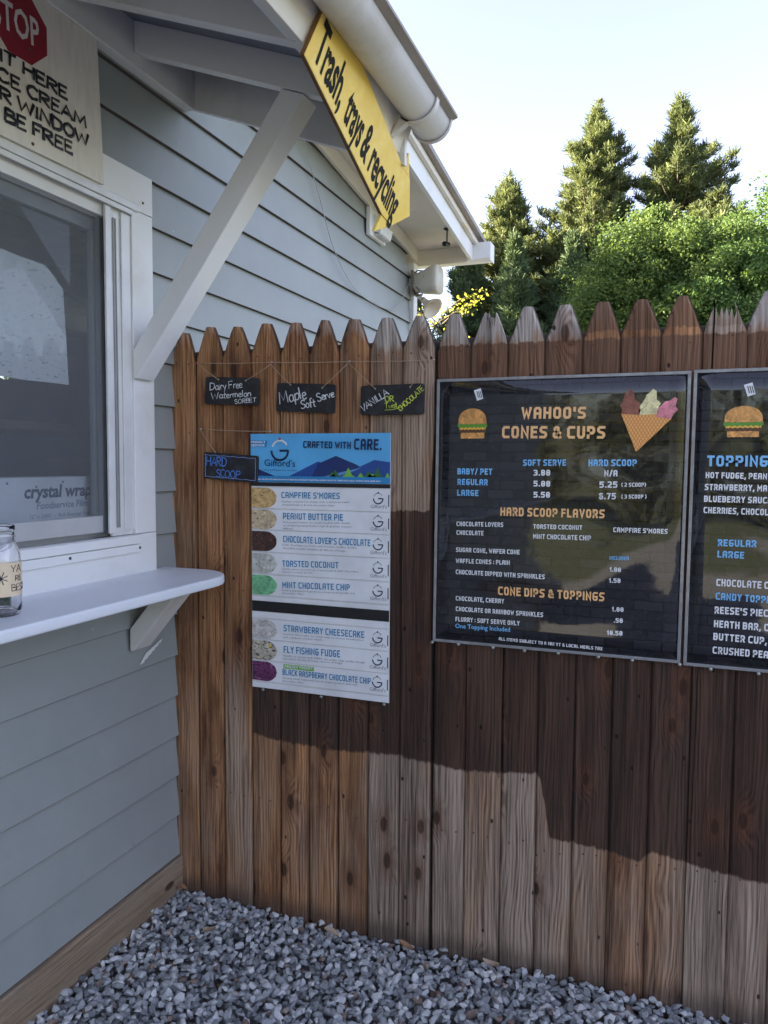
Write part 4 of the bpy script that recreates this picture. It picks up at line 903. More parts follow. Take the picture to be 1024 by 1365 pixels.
# ================================================================ CHALKBOARDS, hand lettering
G = {  # single stroke letters, unit cap height; (advance, strokes)
 'A': (.75, [[(0, 0), (.35, 1), (.7, 0)], [(.14, .36), (.58, .36)]]), 'B': (.65, [[(.05, 0), (.05, 1)], [(.05, 1), (.45, .92), (.45, .62), (.05, .54)], [(.05, .54), (.58, .45), (.55, .08), (.05, 0)]]),
 'C': (.65, [[(.58, .82), (.35, 1), (.08, .75), (.05, .35), (.25, 0), (.58, .14)]]), 'D': (.7, [[(.05, 0), (.05, 1)], [(.0, 1), (.5, .85), (.62, .5), (.45, .1), (0, 0)]]),
 'E': (.6, [[(.5, 1), (.06, .98), (.05, 0), (.52, .02)], [(.06, .52), (.44, .52)]]), 'F': (.58, [[(.54, 1), (.06, .98), (.05, 0)], [(.06, .52), (.42, .54)]]),
 'H': (.7, [[(.05, 1), (.05, 0)], [(.6, 1), (.6, 0)], [(.05, .5), (.6, .54)]]), 'I': (.25, [[(.1, 1), (.1, 0)]]), 'L': (.55, [[(.06, 1), (.05, .02), (.5, .02)]]),
 'M': (.9, [[(.04, 0), (.12, 1), (.42, .25), (.7, 1), (.8, 0)]]), 'N': (.75, [[(.05, 0), (.07, 1), (.6, .02), (.62, 1)]]), 'O': (.75, [[(.35, 1), (.08, .75), (.06, .3), (.3, 0), (.6, .22), (.63, .7), (.35, 1)]]),
 'P': (.6, [[(.05, 0), (.07, 1)], [(.0, .95), (.5, .95), (.52, .6), (.07, .48)]]), 'R': (.68, [[(.05, 0), (.07, 1)], [(.0, .97), (.5, .93), (.5, .6), (.07, .5)], [(.2, .5), (.6, 0)]]),
 'S': (.6, [[(.52, .85), (.3, 1), (.07, .82), (.15, .6), (.45, .42), (.5, .15), (.25, 0), (.02, .14)]]), 'T': (.65, [[(0, .97), (.6, 1)], [(.3, .98), (.28, 0)]]),
 'V': (.7, [[(.0, 1), (.3, 0), (.64, 1)]]), 'W': (.95, [[(0, 1), (.2, 0), (.45, .75), (.66, 0), (.88, 1)]]), 'Y': (.65, [[(0, 1), (.28, .5), (.6, 1)], [(.28, .5), (.24, 0)]]),
 'a': (.5, [[(.42, .5), (.2, .56), (.05, .3), (.15, .02), (.38, .12), (.42, .52), (.42, .1), (.5, 0)]]), 'c': (.42, [[(.38, .48), (.2, .55), (.05, .3), (.15, .02), (.4, .08)]]), 'e': (.42, [[(.06, .28), (.36, .36), (.3, .55), (.12, .5), (.05, .22), (.18, 0), (.4, .1)]]),
 'f': (.38, [[(.4, .95), (.22, 1), (.15, .7), (.13, -.1)], [(.0, .5), (.34, .52)]]), 'i': (.2, [[(.08, .52), (.08, 0)], [(.08, .74), (.09, .78)]]), 'l': (.2, [[(.08, 1), (.07, 0)]]), 'm': (.65, [[(.04, .55), (.05, 0)], [(.05, .38), (.18, .55), (.28, .45), (.28, 0)], [(.28, .38), (.42, .56), (.55, .45), (.56, 0)]]),
 'n': (.45, [[(.04, .55), (.05, 0)], [(.05, .36), (.2, .55), (.36, .42), (.38, 0)]]), 'o': (.45, [[(.2, .55), (.05, .35), (.1, .05), (.3, .02), (.4, .28), (.3, .52), (.2, .55)]]), 'p': (.45, [[(.05, .55), (.04, -.35)], [(.05, .45), (.3, .55), (.4, .28), (.25, 0), (.05, .1)]]),
 'r': (.35, [[(.05, .55), (.06, 0)], [(.06, .34), (.2, .54), (.34, .5)]]), 's': (.38, [[(.34, .48), (.15, .56), (.06, .4), (.3, .25), (.28, .04), (.03, .02)]]), 't': (.35, [[(.14, .9), (.13, .05), (.3, 0)], [(0, .56), (.32, .6)]]), 'v': (.42, [[(0, .55), (.18, 0), (.38, .55)]]),
 'w': (.6, [[(0, .55), (.14, 0), (.28, .42), (.42, 0), (.56, .55)]]), 'y': (.42, [[(.02, .55), (.2, .08)], [(.4, .55), (.12, -.35)]]), ' ': (.28, []), "'": (.15, [[(.08, 1), (.06, .8)]])}
def smooth(P, n=4):
    if len(P) < 3: return P
    out = []
    for i in range(len(P) - 1):
        p0 = P[max(i - 1, 0)]; p1 = P[i]; p2 = P[i + 1]; p3 = P[min(i + 2, len(P) - 1)]
        sharp = False
        for k_ in range(n):
            t = k_ / n
            out.append(tuple(.5 * ((2 * b) + (-a + c) * t + (2 * a - 5 * b + 4 * c - d) * t * t + (-a + 3 * b - 3 * c + d) * t ** 3) for a, b, c, d in zip(p0, p1, p2, p3)))
    return out + [P[-1]]
ANG = set('AEFHILMNTVWvwit')
def hand(txt, p0, p1, cap, nrm, mat, parent, wdt=.11, jit=.05, name='lettering', seed=1):
    r = random.Random(seed); p0 = Vector(p0); p1 = Vector(p1); u = p1 - p0; Lg = u.length; u.normalize(); n = Vector(nrm); v = n.cross(u).normalized()
    tot = sum(G[c][0] for c in txt); sx = Lg / tot; x = 0; m = MB()
    for c in txt:
        adv, st = G[c]; dy = r.uniform(-jit, jit); sl = r.uniform(-jit, jit) * 1.5
        for s in st:
            s = s if c in ANG else smooth(s)
            P = [p0 + u * ((x + a + sl * b + r.uniform(-.008, .008)) * sx) + v * ((b + dy) * cap) for a, b in s]
            rad = [cap * wdt * .5 * (1 + .25 * r.uniform(-1, 1)) for _ in P]
            m.tube(P, rad, 6, flat=tuple(n))
        x += adv
    return m.build(name, mat, parent)
chalkw = plain('white_chalk', (.75, .76, .77), .9); chalkb = plain('blue_chalk', (.10, .26, .72), .9); chalky = plain('yellow_green_chalk', (.62, .72, .10), .9)
slate = NT('chalk_dusted_slate'); nn = slate.noise(slate.pos(), 30, 6, .65)
slate = slate.done(slate.bsdf(slate.mix(slate.step(nn, .4, .8), (.010, .010, .012), (.040, .042, .046)), .55))
def chalkboard(cor, knots, label, group='small chalkboards hung on twine'):
    (x0, z0), (x1, z1), (x2, z2), (x3, z3) = cor           # TL TR BR BL
    t = thing('chalkboard', ((x0 + x1) / 2, YF, (z0 + z3) / 2), label, 'chalkboard', group)
    c = [Vector((a, YF - .011, b)) for a, b in cor]; P = []
    for i in range(4):
        a, b, d = c[i - 1], c[i], c[(i + 1) % 4]; e0 = (a - b).normalized() * .006; e1 = (d - b).normalized() * .006
        P += [b + e0, b + e0 * .3 + e1 * .3, b + e1]
    m = MB(); m.prism(P, (0, .006, 0)); m.build('slate', slate, t, bevel=.0012)
    for (hx, hz), (bx_, bz) in knots:
        m = MB(); a = Vector((hx, YF - .012, hz)); b = Vector((bx_, YF - .0135, bz))
        m.tube([a, a.lerp(b, .5) + Vector((0, -.001, -.002)), b, b + Vector((.0, .004, -.004))], .0011, 6); m.build('hanger', M['twine'], t)
        m = MB(); m.lathe(tuple(b), [(0, .0018), (.0024, .0012), (.0028, -.001), (0, -.002)], 8, (0, -1, 0)); m.build('knot', M['twine'], t)
    return t
YC = YF - .0125
b1 = chalkboard([(.134, 1.781), (.335, 1.770), (.331, 1.683), (.128, 1.693)], [((.102, 1.825), (.184, 1.770)), ((.377, 1.812), (.286, 1.763))], 'chalkboard reading dairy free watermelon sorbet, leftmost on the upper string')
b2 = chalkboard([(.399, 1.753), (.602, 1.742), (.600, 1.653), (.395, 1.664)], [((.377, 1.812), (.448, 1.745)), ((.642, 1.803), (.558, 1.733))], 'chalkboard reading maple soft serve in white, middle of the upper string')
b3 = chalkboard([(.686, 1.735), (.888, 1.737), (.889, 1.646), (.684, 1.647)], [((.646, 1.806), (.734, 1.725)), ((.913, 1.804), (.845, 1.727))], 'chalkboard reading vanilla or twist chocolate with yellow-green letters')
b4 = chalkboard([(.126, 1.534), (.330, 1.521), (.328, 1.432), (.122, 1.447)], [((.110, 1.610), (.169, 1.534))], 'chalkboard reading hard scoop in blue, tucked behind the flavour sign')
N_ = (0, -1, 0)
hand('Dairy Free', (.150, YC, 1.735), (.274, YC, 1.741), .024, N_, chalkw, b1, seed=2); hand('Watermelon', (.156, YC, 1.707), (.306, YC, 1.713), .021, N_, chalkw, b1, .13, seed=3); hand('SORBET', (.245, YC, 1.690), (.325, YC, 1.694), .014, N_, chalkw, b1, .15, seed=4)
hand('Maple', (.408, YC, 1.684), (.505, YC, 1.702), .038, N_, chalkw, b2, .09, seed=5); hand('Soft', (.484, YC, 1.668), (.537, YC, 1.677), .026, N_, chalkw, b2, .12, seed=6); hand('Serve', (.542, YC, 1.690), (.600, YC, 1.704), .026, N_, chalkw, b2, .12, seed=7)
hand('VANILLA', (.694, YC, 1.656), (.780, YC, 1.707), .021, N_, chalkw, b3, .15, seed=8); hand('OR', (.766, YC, 1.684), (.796, YC, 1.686), .018, N_, chalky, b3, .15, seed=9); hand('Twist', (.766, YC, 1.664), (.806, YC, 1.668), .017, N_, chalky, b3, .13, seed=10); hand('CHOCOLATE', (.815, YC, 1.655), (.890, YC, 1.719), .016, N_, chalky, b3, .16, seed=11)
m = MB(); m.tube([(.765, YC, 1.660), (.790, YC, 1.661), (.815, YC, 1.667)], .001, 6); m.build('lettering', chalky, b3)
hand('HARD', (.134, YC, 1.489), (.213, YC, 1.486), .030, N_, chalkb, b4, .12, seed=12); hand('SCOOP', (.172, YC, 1.452), (.262, YC, 1.447), .025, N_, chalkb, b4, .12, seed=13)
m = MB(); P = []
for i in range(121):
    f = i / 120 * 4; s_ = int(min(f, 3.999)); q = f - s_; a, b = [((.131, 1.526), (.322, 1.514)), ((.322, 1.514), (.321, 1.440)), ((.321, 1.440), (.129, 1.452)), ((.129, 1.452), (.131, 1.526))][s_]
    x, z = a[0] + (b[0] - a[0]) * q, a[1] + (b[1] - a[1]) * q; w_ = .0022 * abs(math.sin(i * .55)); P.append((x + (w_ if s_ == 3 else -w_ if s_ == 1 else 0), YC, z - (w_ if s_ == 0 else -w_ if s_ == 2 else 0)))
m.tube(P, .0008, 5); m.build('border', plain('pale_blue_chalk', (.3, .4, .7), .9), b4)
# strings with pins
def twine(P, label):
    m = MB(); pts = []
    for a, b in zip(P, P[1:]):
        for k_ in range(6): f = k_ / 6; pts.append((a[0] + (b[0] - a[0]) * f, YF - .006 - .001 * math.sin(f * 3.1), a[1] + (b[1] - a[1]) * f - .0025 * math.sin(f * math.pi)))
    pts.append((P[-1][0], YF - .006, P[-1][1])); t = thing('twine', (P[0][0], YF, P[0][1]), label, 'string')
    m.tube(pts, .0013, 6); m.build('strand', M['twine'], t)
    for k_, (x, z) in enumerate(P):
        m = MB(); m.lathe((x, YF - .004, z), [(0, .004), (.003, .0035), (.0035, .001), (.0012, 0), (.001, -.006)], 8, (0, -1, 0)); m.build('pin', plain('red_pin', (.5, .03, .08), .4) if k_ == 0 and z > 1.7 else M['steel'], t)
twine([(.094, 1.828), (.377, 1.819), (.646, 1.811), (.916, 1.805)], 'tan jute string stretched across the pickets above three chalkboards')
twine([(.110, 1.610), (.371, 1.600)], 'short jute string just above the ice cream flavour sign')

# ================================================================ STOP SIGN BOARD
st = thing('order_sign', (.03, -.75, 2.29), 'cream wooden sign with red stop octagon and black lettering above the window', 'sign')
cream = NT('aged_cream_board'); pz = cream.sep(cream.pos()); nb = cream.noise(cream.pos(), 7, 5, .6); fb = cream.noise(cream.vm('MULTIPLY', cream.pos(), (1, 14, 3)), 5, 4)
cc = cream.mix(cream.step(cream.math('ADD', nb, fb), .8, 1.4), (.76, .72, .64), (.66, .62, .56)); cc = cream.mix(cream.step(nb, .68, .75), cc, (.33, .26, .17))
cream = cream.done(cream.bsdf(cc, .6, cream.bump(fb, .2, .001)))
m = MB(); m.prism([(.0235, -1.25, 2.285), (.0235, -.391, 2.292), (.0235, -.411, 2.683), (.0235, -1.25, 2.683)], (.010, 0, 0)); m.build('board', cream, st, bevel=.0015)
NX_ = (1, 0, 0)
oc = (-.690, 2.582); orr = .0965; m = MB(); m.prism([(.034, oc[0] + orr * math.cos(R_(22.5 + 45 * i)), oc[1] + orr * .93 * math.sin(R_(22.5 + 45 * i))) for i in range(8)], (.0012, 0, 0)); oct_ = m.build('octagon', plain('stop_red_paint', (.27, .012, .028), .5), st)
lettering('STOP', (.0358, -.772, 2.546), (.0358, -.626, 2.552), .070, NX_, plain('stop_white_paint', (.72, .66, .62), .5), oct_, bold=.018)
inks = plain('black_sign_enamel', (.010, .012, .018), .4)
hand('IT HERE', (.036, -.756, 2.463), (.036, -.528, 2.4655), .030, NX_, inks, st, .27, .03, seed=21); hand('CE CREAM', (.036, -.762, 2.4155), (.036, -.458, 2.420), .030, NX_, inks, st, .27, .03, seed=22)
hand('ER WINDOW', (.036, -.792, 2.371), (.036, -.450, 2.3745), .031, NX_, inks, st, .27, .03, seed=23); hand('BE FREE', (.036, -.745, 2.3265), (.036, -.512, 2.3295), .031, NX_, inks, st, .27, .03, seed=24)
for y, z in ((-.655, 2.305), (-.66, 2.535), (-.68, 2.47)):
    m = MB(); m.lathe((.0335, y, z), [(0, .003), (.004, .0025), (.0045, 0)], 10, NX_); m.build('screw', M['rust'], st)

# ================================================================ YELLOW ARROW SIGN
ys = thing('arrow_sign', tuple(fp(-.2, -.1, .01)), 'yellow wooden arrow sign for trash, trays and recycling hung under the gutter', 'sign')
yel = NT('yellow_sign_paint'); p_ = yel.pos(); nb = yel.noise(p_, 14, 6, .65); nf = yel.noise(p_, 60, 4, .7)
yc = yel.mix(yel.step(nb, .35, .7), (.84, .56, .075), (.90, .66, .15)); yc = yel.mix(yel.math('MULTIPLY', yel.step(nf, .68, .72), .6), yc, (.86, .76, .45)); yc = yel.mix(yel.math('MULTIPLY', yel.step(yel.noise(yel.vm('ADD', p_, (7, 2, 1)), 45, 4, .7), .70, .74), .8), yc, (.18, .09, .03))
yel = yel.done(yel.bsdf(yc, .5, yel.bump(nf, .2, .001)))
def tp(pts, out, th, mat, nm, par, bev=0): m = MB(); m.prism([fp(y, u, out) for y, u in pts], un * th); return m.build(nm, mat, par, bevel=bev)
tp([(-.610, -.030), (.039, -.192), (.130, -.1995), (.245, -.134), (.153, -.0445), (.078, -.034), (-.575, .1285)], .004, .011, yel, 'arrow_shaft', ys, .001)
tp([(.0795, -.0325), (.087, .013), (.152, -.0425)], .004, .0095, yel, 'arrow_barb', ys, .001)
tp([(.0385, -.1945), (.025, -.248), (.126, -.2015)], .004, .0095, yel, 'arrow_barb', ys, .001)
edgeb = plain('raw_brown_board_edge', (.18, .085, .03), .8)
tp([(-.612, -.0315), (.037, -.1935), (.0388, -.1925), (-.610, -.0305)], .0038, .0104, edgeb, 'edge', ys)
tp([(-.6115, -.030), (-.5765, .1285), (-.5755, .1285), (-.6105, -.030)], .0038, .0104, edgeb, 'edge', ys)
ink = plain('black_brush_paint', (.006, .006, .007), .9)
ya = fp(-.573, -.012, .0232); yb_ = fp(.112, -.176, .0232)
tp_lay = [("Trash,", 0, .255), ("trays", .300, .478), ("&", .500, .575), ("recycling", .607, 1.0)]
for tx, a, b in tp_lay:
    A = fp(-.576 + .700 * a, -.016 - .170 * a, .0158); B = fp(-.576 + .700 * b, -.016 - .170 * b, .0158)
    lettering(tx, A, B, .088, tuple(un), ink, ys, bold=.028, wob=.0010, shear=-.17, res=4)

# ================================================================ JAR with note inside, tip jar
jx, jy, jz = .160, -.910, 1.1515
jar = thing('glass_jar', (jx, jy, jz), 'clear glass tip jar with handwritten cream label standing on the white shelf', 'jar')
m = MB(); prof = [(0, .004), (.034, .003), (.041, .0), (.0455, .012), (.0465, .03), (.0465, .125), (.045, .140), (.037, .162), (.0335, .170), (.0335, .174), (.0355, .176), (.0355, .180), (.0335, .182), (.0335, .190), (.0350, .193), (.0350, .202), (.0330, .204), (.0315, .203), (.0305, .175), (.034, .162), (.042, .138), (.0435, .122), (.0435, .03), (.042, .013), (.036, .008), (0, .0075)]
m.lathe((jx, jy, jz), prof, 48); m.build('jar_body', M['glass'], jar)
lb = NT('cream_label_paper'); lb = lb.done(lb.bsdf(lb.mix(lb.noise(lb.pos(), 40, 4), (.80, .66, .46), (.62, .50, .34)), .7))
m = MB(); a0, a1 = -60, 75; V = []; F = []
for i in range(31):
    q = R_(-95 + 150 * i / 30)
    for z in (.046, .122): V.append((jx + .0470 * math.cos(q), jy + .0470 * math.sin(q), jz + z))
    if i: o = 2 * i; F.append((o - 2, o, o + 1, o - 1))
m.add(V, F, True); label = m.build('label', lb, jar, fix=False)
def onjar(q, z): return Vector((jx + .0476 * math.cos(R_(q)), jy + .0476 * math.sin(R_(q)), jz + z))
m = MB(); c0 = (-38, .088)
for a in range(0, 180, 45):
    dx = 17 * math.cos(R_(a + 20)); dz = .015 * math.sin(R_(a + 20)); m.tube([onjar(c0[0] - dx, c0[1] - dz), onjar(c0[0], c0[1]), onjar(c0[0] + dx, c0[1] + dz)], .0009, 6)
m.build('lettering', inks, label)
def jhand(txt, q0, q1, z, cap, sd_):
    r = random.Random(sd_); tot = sum(G[c][0] for c in txt); x = 0; m = MB()
    for c in txt:
        for s in G[c][1]:
            s = s if c in ANG else smooth(s, 3); m.tube([onjar(q0 + (q1 - q0) * (x + a) / tot, z + b * cap) for a, b in s], .0007, 5)
        x += G[c][0]
    m.build('lettering', inks, label)
jhand('YA', -12, 25, .100, .016, 1); jhand('RE', 0, 27, .080, .012, 2); jhand('BEST', -12, 45, .058, .015, 3)
note = thing('banknote', (jx, jy, jz + .01), 'folded green banknote standing inside the glass tip jar', 'banknote')
m = MB(); V = []; F = []
for i in range(15):
    f = i / 14; a = f * 5.2; r_ = .030 - .006 * math.sin(a * 2)
    for z in (.012, .118 - .02 * f): V.append((jx + r_ * math.cos(a), jy + r_ * math.sin(a), jz + z))
    if i: o = 2 * i; F.append((o - 2, o, o + 1, o - 1))
bill = NT('green_banknote_paper'); bill = bill.done(bill.bsdf(bill.mix(bill.step(bill.noise(bill.pos(), 130, 5, .8), .42, .6), (.50, .55, .45), (.17, .25, .17)), .8))
m.add(V, F, True); m.build('paper', bill, note, fix=False)
note2 = None

# ================================================================ THINGS BEHIND THE GLASS
paper = MB(); V = []; F = []; NXp = 12
for i in range(NXp + 1):
    f = i / NXp; y = -.80 + .38 * f
    xo = -.075 - .03 * math.sin(f * 3.1) + .006 * math.sin(f * 17)
    zt = 2.03 + .03 * math.sin(f * 3.0) - .04 * (f > .85) * (f - .85) / .15
    V += [(xo, y - .0 , 1.727 - .004 * f), (xo + .004, y - .02 * (1), zt)]
    if i: o = 2 * i; F.append((o - 2, o, o + 1, o - 1))
paper.add(V, F, True)
pm = NT('faintly_printed_paper'); fl = pm.noise(pm.vm('MULTIPLY', pm.pos(), (1, 1, 2.5)), 46, 4, .75)
pm = pm.done(pm.bsdf(pm.mix(pm.step(fl, .58, .66), (.66, .68, .70), (.26, .28, .32)), .8))
tag(paper.build('paper_sheet', pm, fix=False), 'large pale sheet of paper with faint writing taped inside the serving window', 'paper')
bx = thing('wrap_box', (-.12, -.62, 1.29), 'white cardboard box of crystal wrap food film on the inner window sill', 'box')
m = MB(); m.box((-.165, -.95, 1.289), (-.075, -.330, 1.455)); m.build('carton', plain('white_carton', (.72, .75, .80), .6), bx, bevel=.002)
di = plain('dark_blue_box_print', (.03, .06, .14), .5); fi = plain('pale_blue_box_print', (.22, .28, .38), .5)
lettering('crystal wrap', (-.0742, -.605, 1.398), (-.0742, -.345, 1.398), .036, NX_, di, bx, bold=.035, shear=.15)
lettering('Foodservice Film', (-.0742, -.560, 1.366), (-.0742, -.362, 1.366), .020, NX_, fi, bx, bold=.02, shear=.15)
lettering('12" x 2000\'  -  Roll Average Feet', (-.0742, -.585, 1.340), (-.0742, -.350, 1.340), .011, NX_, fi, bx, bold=.0)
for i in range(5):
    m = MB(); m.lathe((-.0745, -.86 + .1 * i, 1.44 - .012 * (i % 2)), [(0, .001), (.004, .001), (.004, 0)], 8, NX_); m.build('dot', fi, bx)
# shelves and rafters seen dimly inside
ish = thing('storage_rack', (-.9, -.9, .9), 'dim grey storage rack of boxes seen through the serving window', 'shelf')
for z in (1.25, 1.62, 2.0):
    m = MB(); m.box((-1.1, -1.9, z), (-.7, .9, z + .03)); m.build('shelf_board', M['porch'], ish)
for y in (-1.9, -.5, .88):
    m = MB(); m.box((-1.08, y, .1), (-1.04, y + .04, 2.45)); m.build('post', M['porch'], ish)
cols = [(.30, .25, .2), (.45, .45, .48), (.2, .24, .3), (.5, .42, .33), (.3, .32, .34)]
for i in range(9):
    z = (1.281, 1.651)[i % 2]; y = -1.5 + i * .24; h = .12 + .06 * ((i * 7) % 3)
    m = MB(); m.box((-1.0, y, z), (-.75, y + .17, z + h)); tag(m.build('storage_box', plain('carton_tint', cols[i % 5], .7), bevel=.003), '%s carton on the %s shelf inside the shop window, %s' % (('tan', 'pale', 'blue-grey', 'cream', 'grey')[i % 5], ('lower', 'upper')[i % 2], ('nearest the street end', 'second from the street end', 'third along', 'fourth along', 'fifth along', 'sixth along', 'seventh along', 'last but one', 'nearest the fence end')[i]), 'box', 'cartons on the rack inside the shop')

# ================================================================ SPEAKERS, CAMERA, CABLE at the far corner
cream_pl = plain('aged_cream_plastic', (.60, .56, .47), .45)
sp = thing('loudspeaker', (.02, 2.47, 2.62), 'cream weatherproof loudspeaker mounted on the far corner board under the eave', 'loudspeaker')
m = MB()
secs = [(.028, .030, .040), (.045, .045, .056), (.10, .066, .068), (.165, .082, .086), (.190, .086, .088), (.202, .078, .080)]; V = []; F = []
for j, (x, hy, hz) in enumerate(secs):
    for k_ in range(20):
        q = 2 * math.pi * k_ / 20; c_, s_ = math.cos(q), math.sin(q); e = .55
        V.append((x, 2.45 + hy * math.copysign(abs(c_) ** e, c_), 2.635 - .1 * (x - .03) * 0 + hz * math.copysign(abs(s_) ** e, s_) + (.012 if j > 2 else 0)))
for j in range(len(secs) - 1):
    for k_ in range(20): k2 = (k_ + 1) % 20; F.append((j * 20 + k_, j * 20 + k2, (j + 1) * 20 + k2, (j + 1) * 20 + k_))
F += [tuple(range(20)), tuple(100 + q for q in range(20))]
m.add(V, F, True); cab = m.build('cabinet', cream_pl, sp); 
m = MB(); m.box((.019, 2.42, 2.57), (.031, 2.50, 2.71)); m.tube([(.03, 2.46, 2.70), (.05, 2.46, 2.715), (.085, 2.46, 2.71)], .005, 8); m.tube([(.03, 2.46, 2.575), (.05, 2.46, 2.56), (.085, 2.46, 2.565)], .005, 8); m.build('bracket', plain('brown_bracket', (.20, .15, .10), .5), sp)
m = MB()
for z in (2.62, 2.634, 2.648): m.lathe((.052, 2.381, z), [(0, .003), (.0035, .002), (.0035, 0)], 8, (0, -1, 0))
m.lathe((.115, 2.377, 2.655), [(0, .003), (.003, .002), (.003, 0)], 8, (0, -1, 0)); m.build('screw', M['blackplastic'], sp)
hn = thing('horn_speaker', (.02, 2.47, 2.52), 'white funnel shaped horn speaker below the cream loudspeaker', 'loudspeaker')
m = MB(); ax = Vector((.72, -.25, -.62)).normalized(); hp0 = Vector((.105, 2.46, 2.515))
m.lathe(tuple(hp0), [(0, -.032), (.018, -.030), (.020, -.01), (.020, .004), (.028, .02), (.046, .04), (.062, .058), (.070, .072), (.071, .076), (.067, .075), (.058, .060), (.040, .042), (.022, .022), (.014, .004), (0, .002)], 28, tuple(ax))
ht = NT('white_horn_plastic'); ht = ht.done(ht.n('ShaderNodeMixShader', i0=.35, i1=ht.bsdf((.76, .70, .60), .4), i2=ht.n('ShaderNodeBsdfTranslucent', i0=(.85, .75, .6)).outputs[0]).outputs[0]); m.build('horn', ht, hn)
m = MB(); m.tube([(.02, 2.49, 2.585), (.05, 2.485, 2.56), (.095, 2.465, 2.525)], [.016, .014, .012], 10); m.build('arm', M['white'], hn)
m = MB(); m.tube([(.105, 2.43, 2.49), (.095, 2.42, 2.44), (.075, 2.44, 2.40), (.03, 2.47, 2.42)], .0025, 6); m.tube([(.03, 2.43, 2.60), (.055, 2.40, 2.56), (.085, 2.40, 2.575), (.06, 2.40, 2.60)], .0025, 6); m.build('wire', M['blackplastic'], hn)
cm = thing('security_camera', (.285, 2.30, 2.90), 'small black bullet camera hanging from the soffit at the far eave', 'camera')
m = MB(); m.lathe((.285, 2.30, 2.905), [(0, 0), (.020, 0), (.019, -.006), (.006, -.010), (.0045, -.012), (.0045, -.075), (0, -.075)], 20); m.build('mount', M['blackplastic'], cm)
m = MB(); m.lathe((.285, 2.335, 2.822), [(0, 0), (.013, 0), (.0145, .01), (.0145, .065), (.011, .068), (.010, .060), (0, .060)], 20, (-.15, -1, -.2)); m.build('body', M['blackplastic'], cm)
cb = MB(); P = [(.012, .905, 2.965), (.015, .94, 2.90), (.016, 1.09, 2.726), (.016, 1.243, 2.544), (.016, 1.45, 2.425), (.016, 1.676, 2.385), (.016, 2.003, 2.392), (.016, 2.20, 2.45), (.018, 2.375, 2.61), (.024, 2.43, 2.66)]
cb.tube(smooth(P, 6), .0022, 6); tag(cb.build('hanging_cable', plain('grey_cable', (.42, .42, .42), .5)), 'thin grey cable drooping in a loop across the upper siding', 'cable')
# ================================================================ TREES
def leafcards(C, size, asp=.6, up=0.0):
    """rhombic leaf faces at centres C (n,3), size (n,)"""
    n = len(C); u = RNG.normal(size=(n, 3)); u[:, 2] = u[:, 2] * .7 + up; u /= np.linalg.norm(u, axis=1)[:, None]
    w_ = RNG.normal(size=(n, 3)); v = np.cross(u, w_); v /= np.linalg.norm(v, axis=1)[:, None] + 1e-9
    s = size[:, None]
    V = np.stack([C - u * s * .5, C + v * s * asp * .5, C + u * s * .5, C - v * s * asp * .5], 1).reshape(-1, 3)
    return V, np.arange(4 * n).reshape(-1, 4)
def crown_lobes(c, rad, nl, per, size, spread=.9, flat=.85, seed=0):
    rg = np.random.default_rng(seed); out = []
    for i in range(nl):
        d = rg.normal(size=3); d /= np.linalg.norm(d); rr = rg.uniform(.30, 1.12) ** .6
        lc = np.array(c) + d * np.array(rad) * rr * spread
        lr = np.array(rad).mean() * rg.uniform(.11, .30)
        k_ = int(per * rg.uniform(.6, 1.4)); p = rg.normal(size=(k_, 3)); p /= np.linalg.norm(p, axis=1)[:, None]
        p *= (rg.uniform(.25, 1, k_) ** .45)[:, None] * lr; p[:, 2] *= flat
        p += rg.normal(0, lr * .22, (k_, 3))
        out.append(lc + p)
    return np.concatenate(out)
def broadleaf(name, base, c, rad, nl, per, size, lm, label, group=None, seed=1, trunk=.16, cat='tree'):
    t = thing(name, base, label, cat, group)
    P = crown_lobes(c, rad, nl, per, size, seed=seed)
    V, F = leafcards(P, RNG.uniform(.6, 1.25, len(P)) * size); o = bigmesh('crown', V, F, lm, t)
    m = MB(); b = Vector(base); cc_ = Vector(c); m.tube([b, b.lerp(cc_, .45) + Vector((.1, 0, 0)), cc_], [trunk, trunk * .75, trunk * .3], 8)
    r = random.Random(seed)
    for i in range(9):
        f = .3 + .07 * i; s_ = b.lerp(cc_, f); q = r.uniform(0, 6.28); e = cc_ + Vector((math.cos(q) * rad[0] * .75, math.sin(q) * rad[1] * .75, r.uniform(-.4, .7) * rad[2]))
        m.tube([s_, s_.lerp(e, .5) + Vector((0, 0, -.15 * rad[2])), e], [trunk * .42, trunk * .25, trunk * .08], 6)
    m.build('trunk', M['bark'], t)
    return t
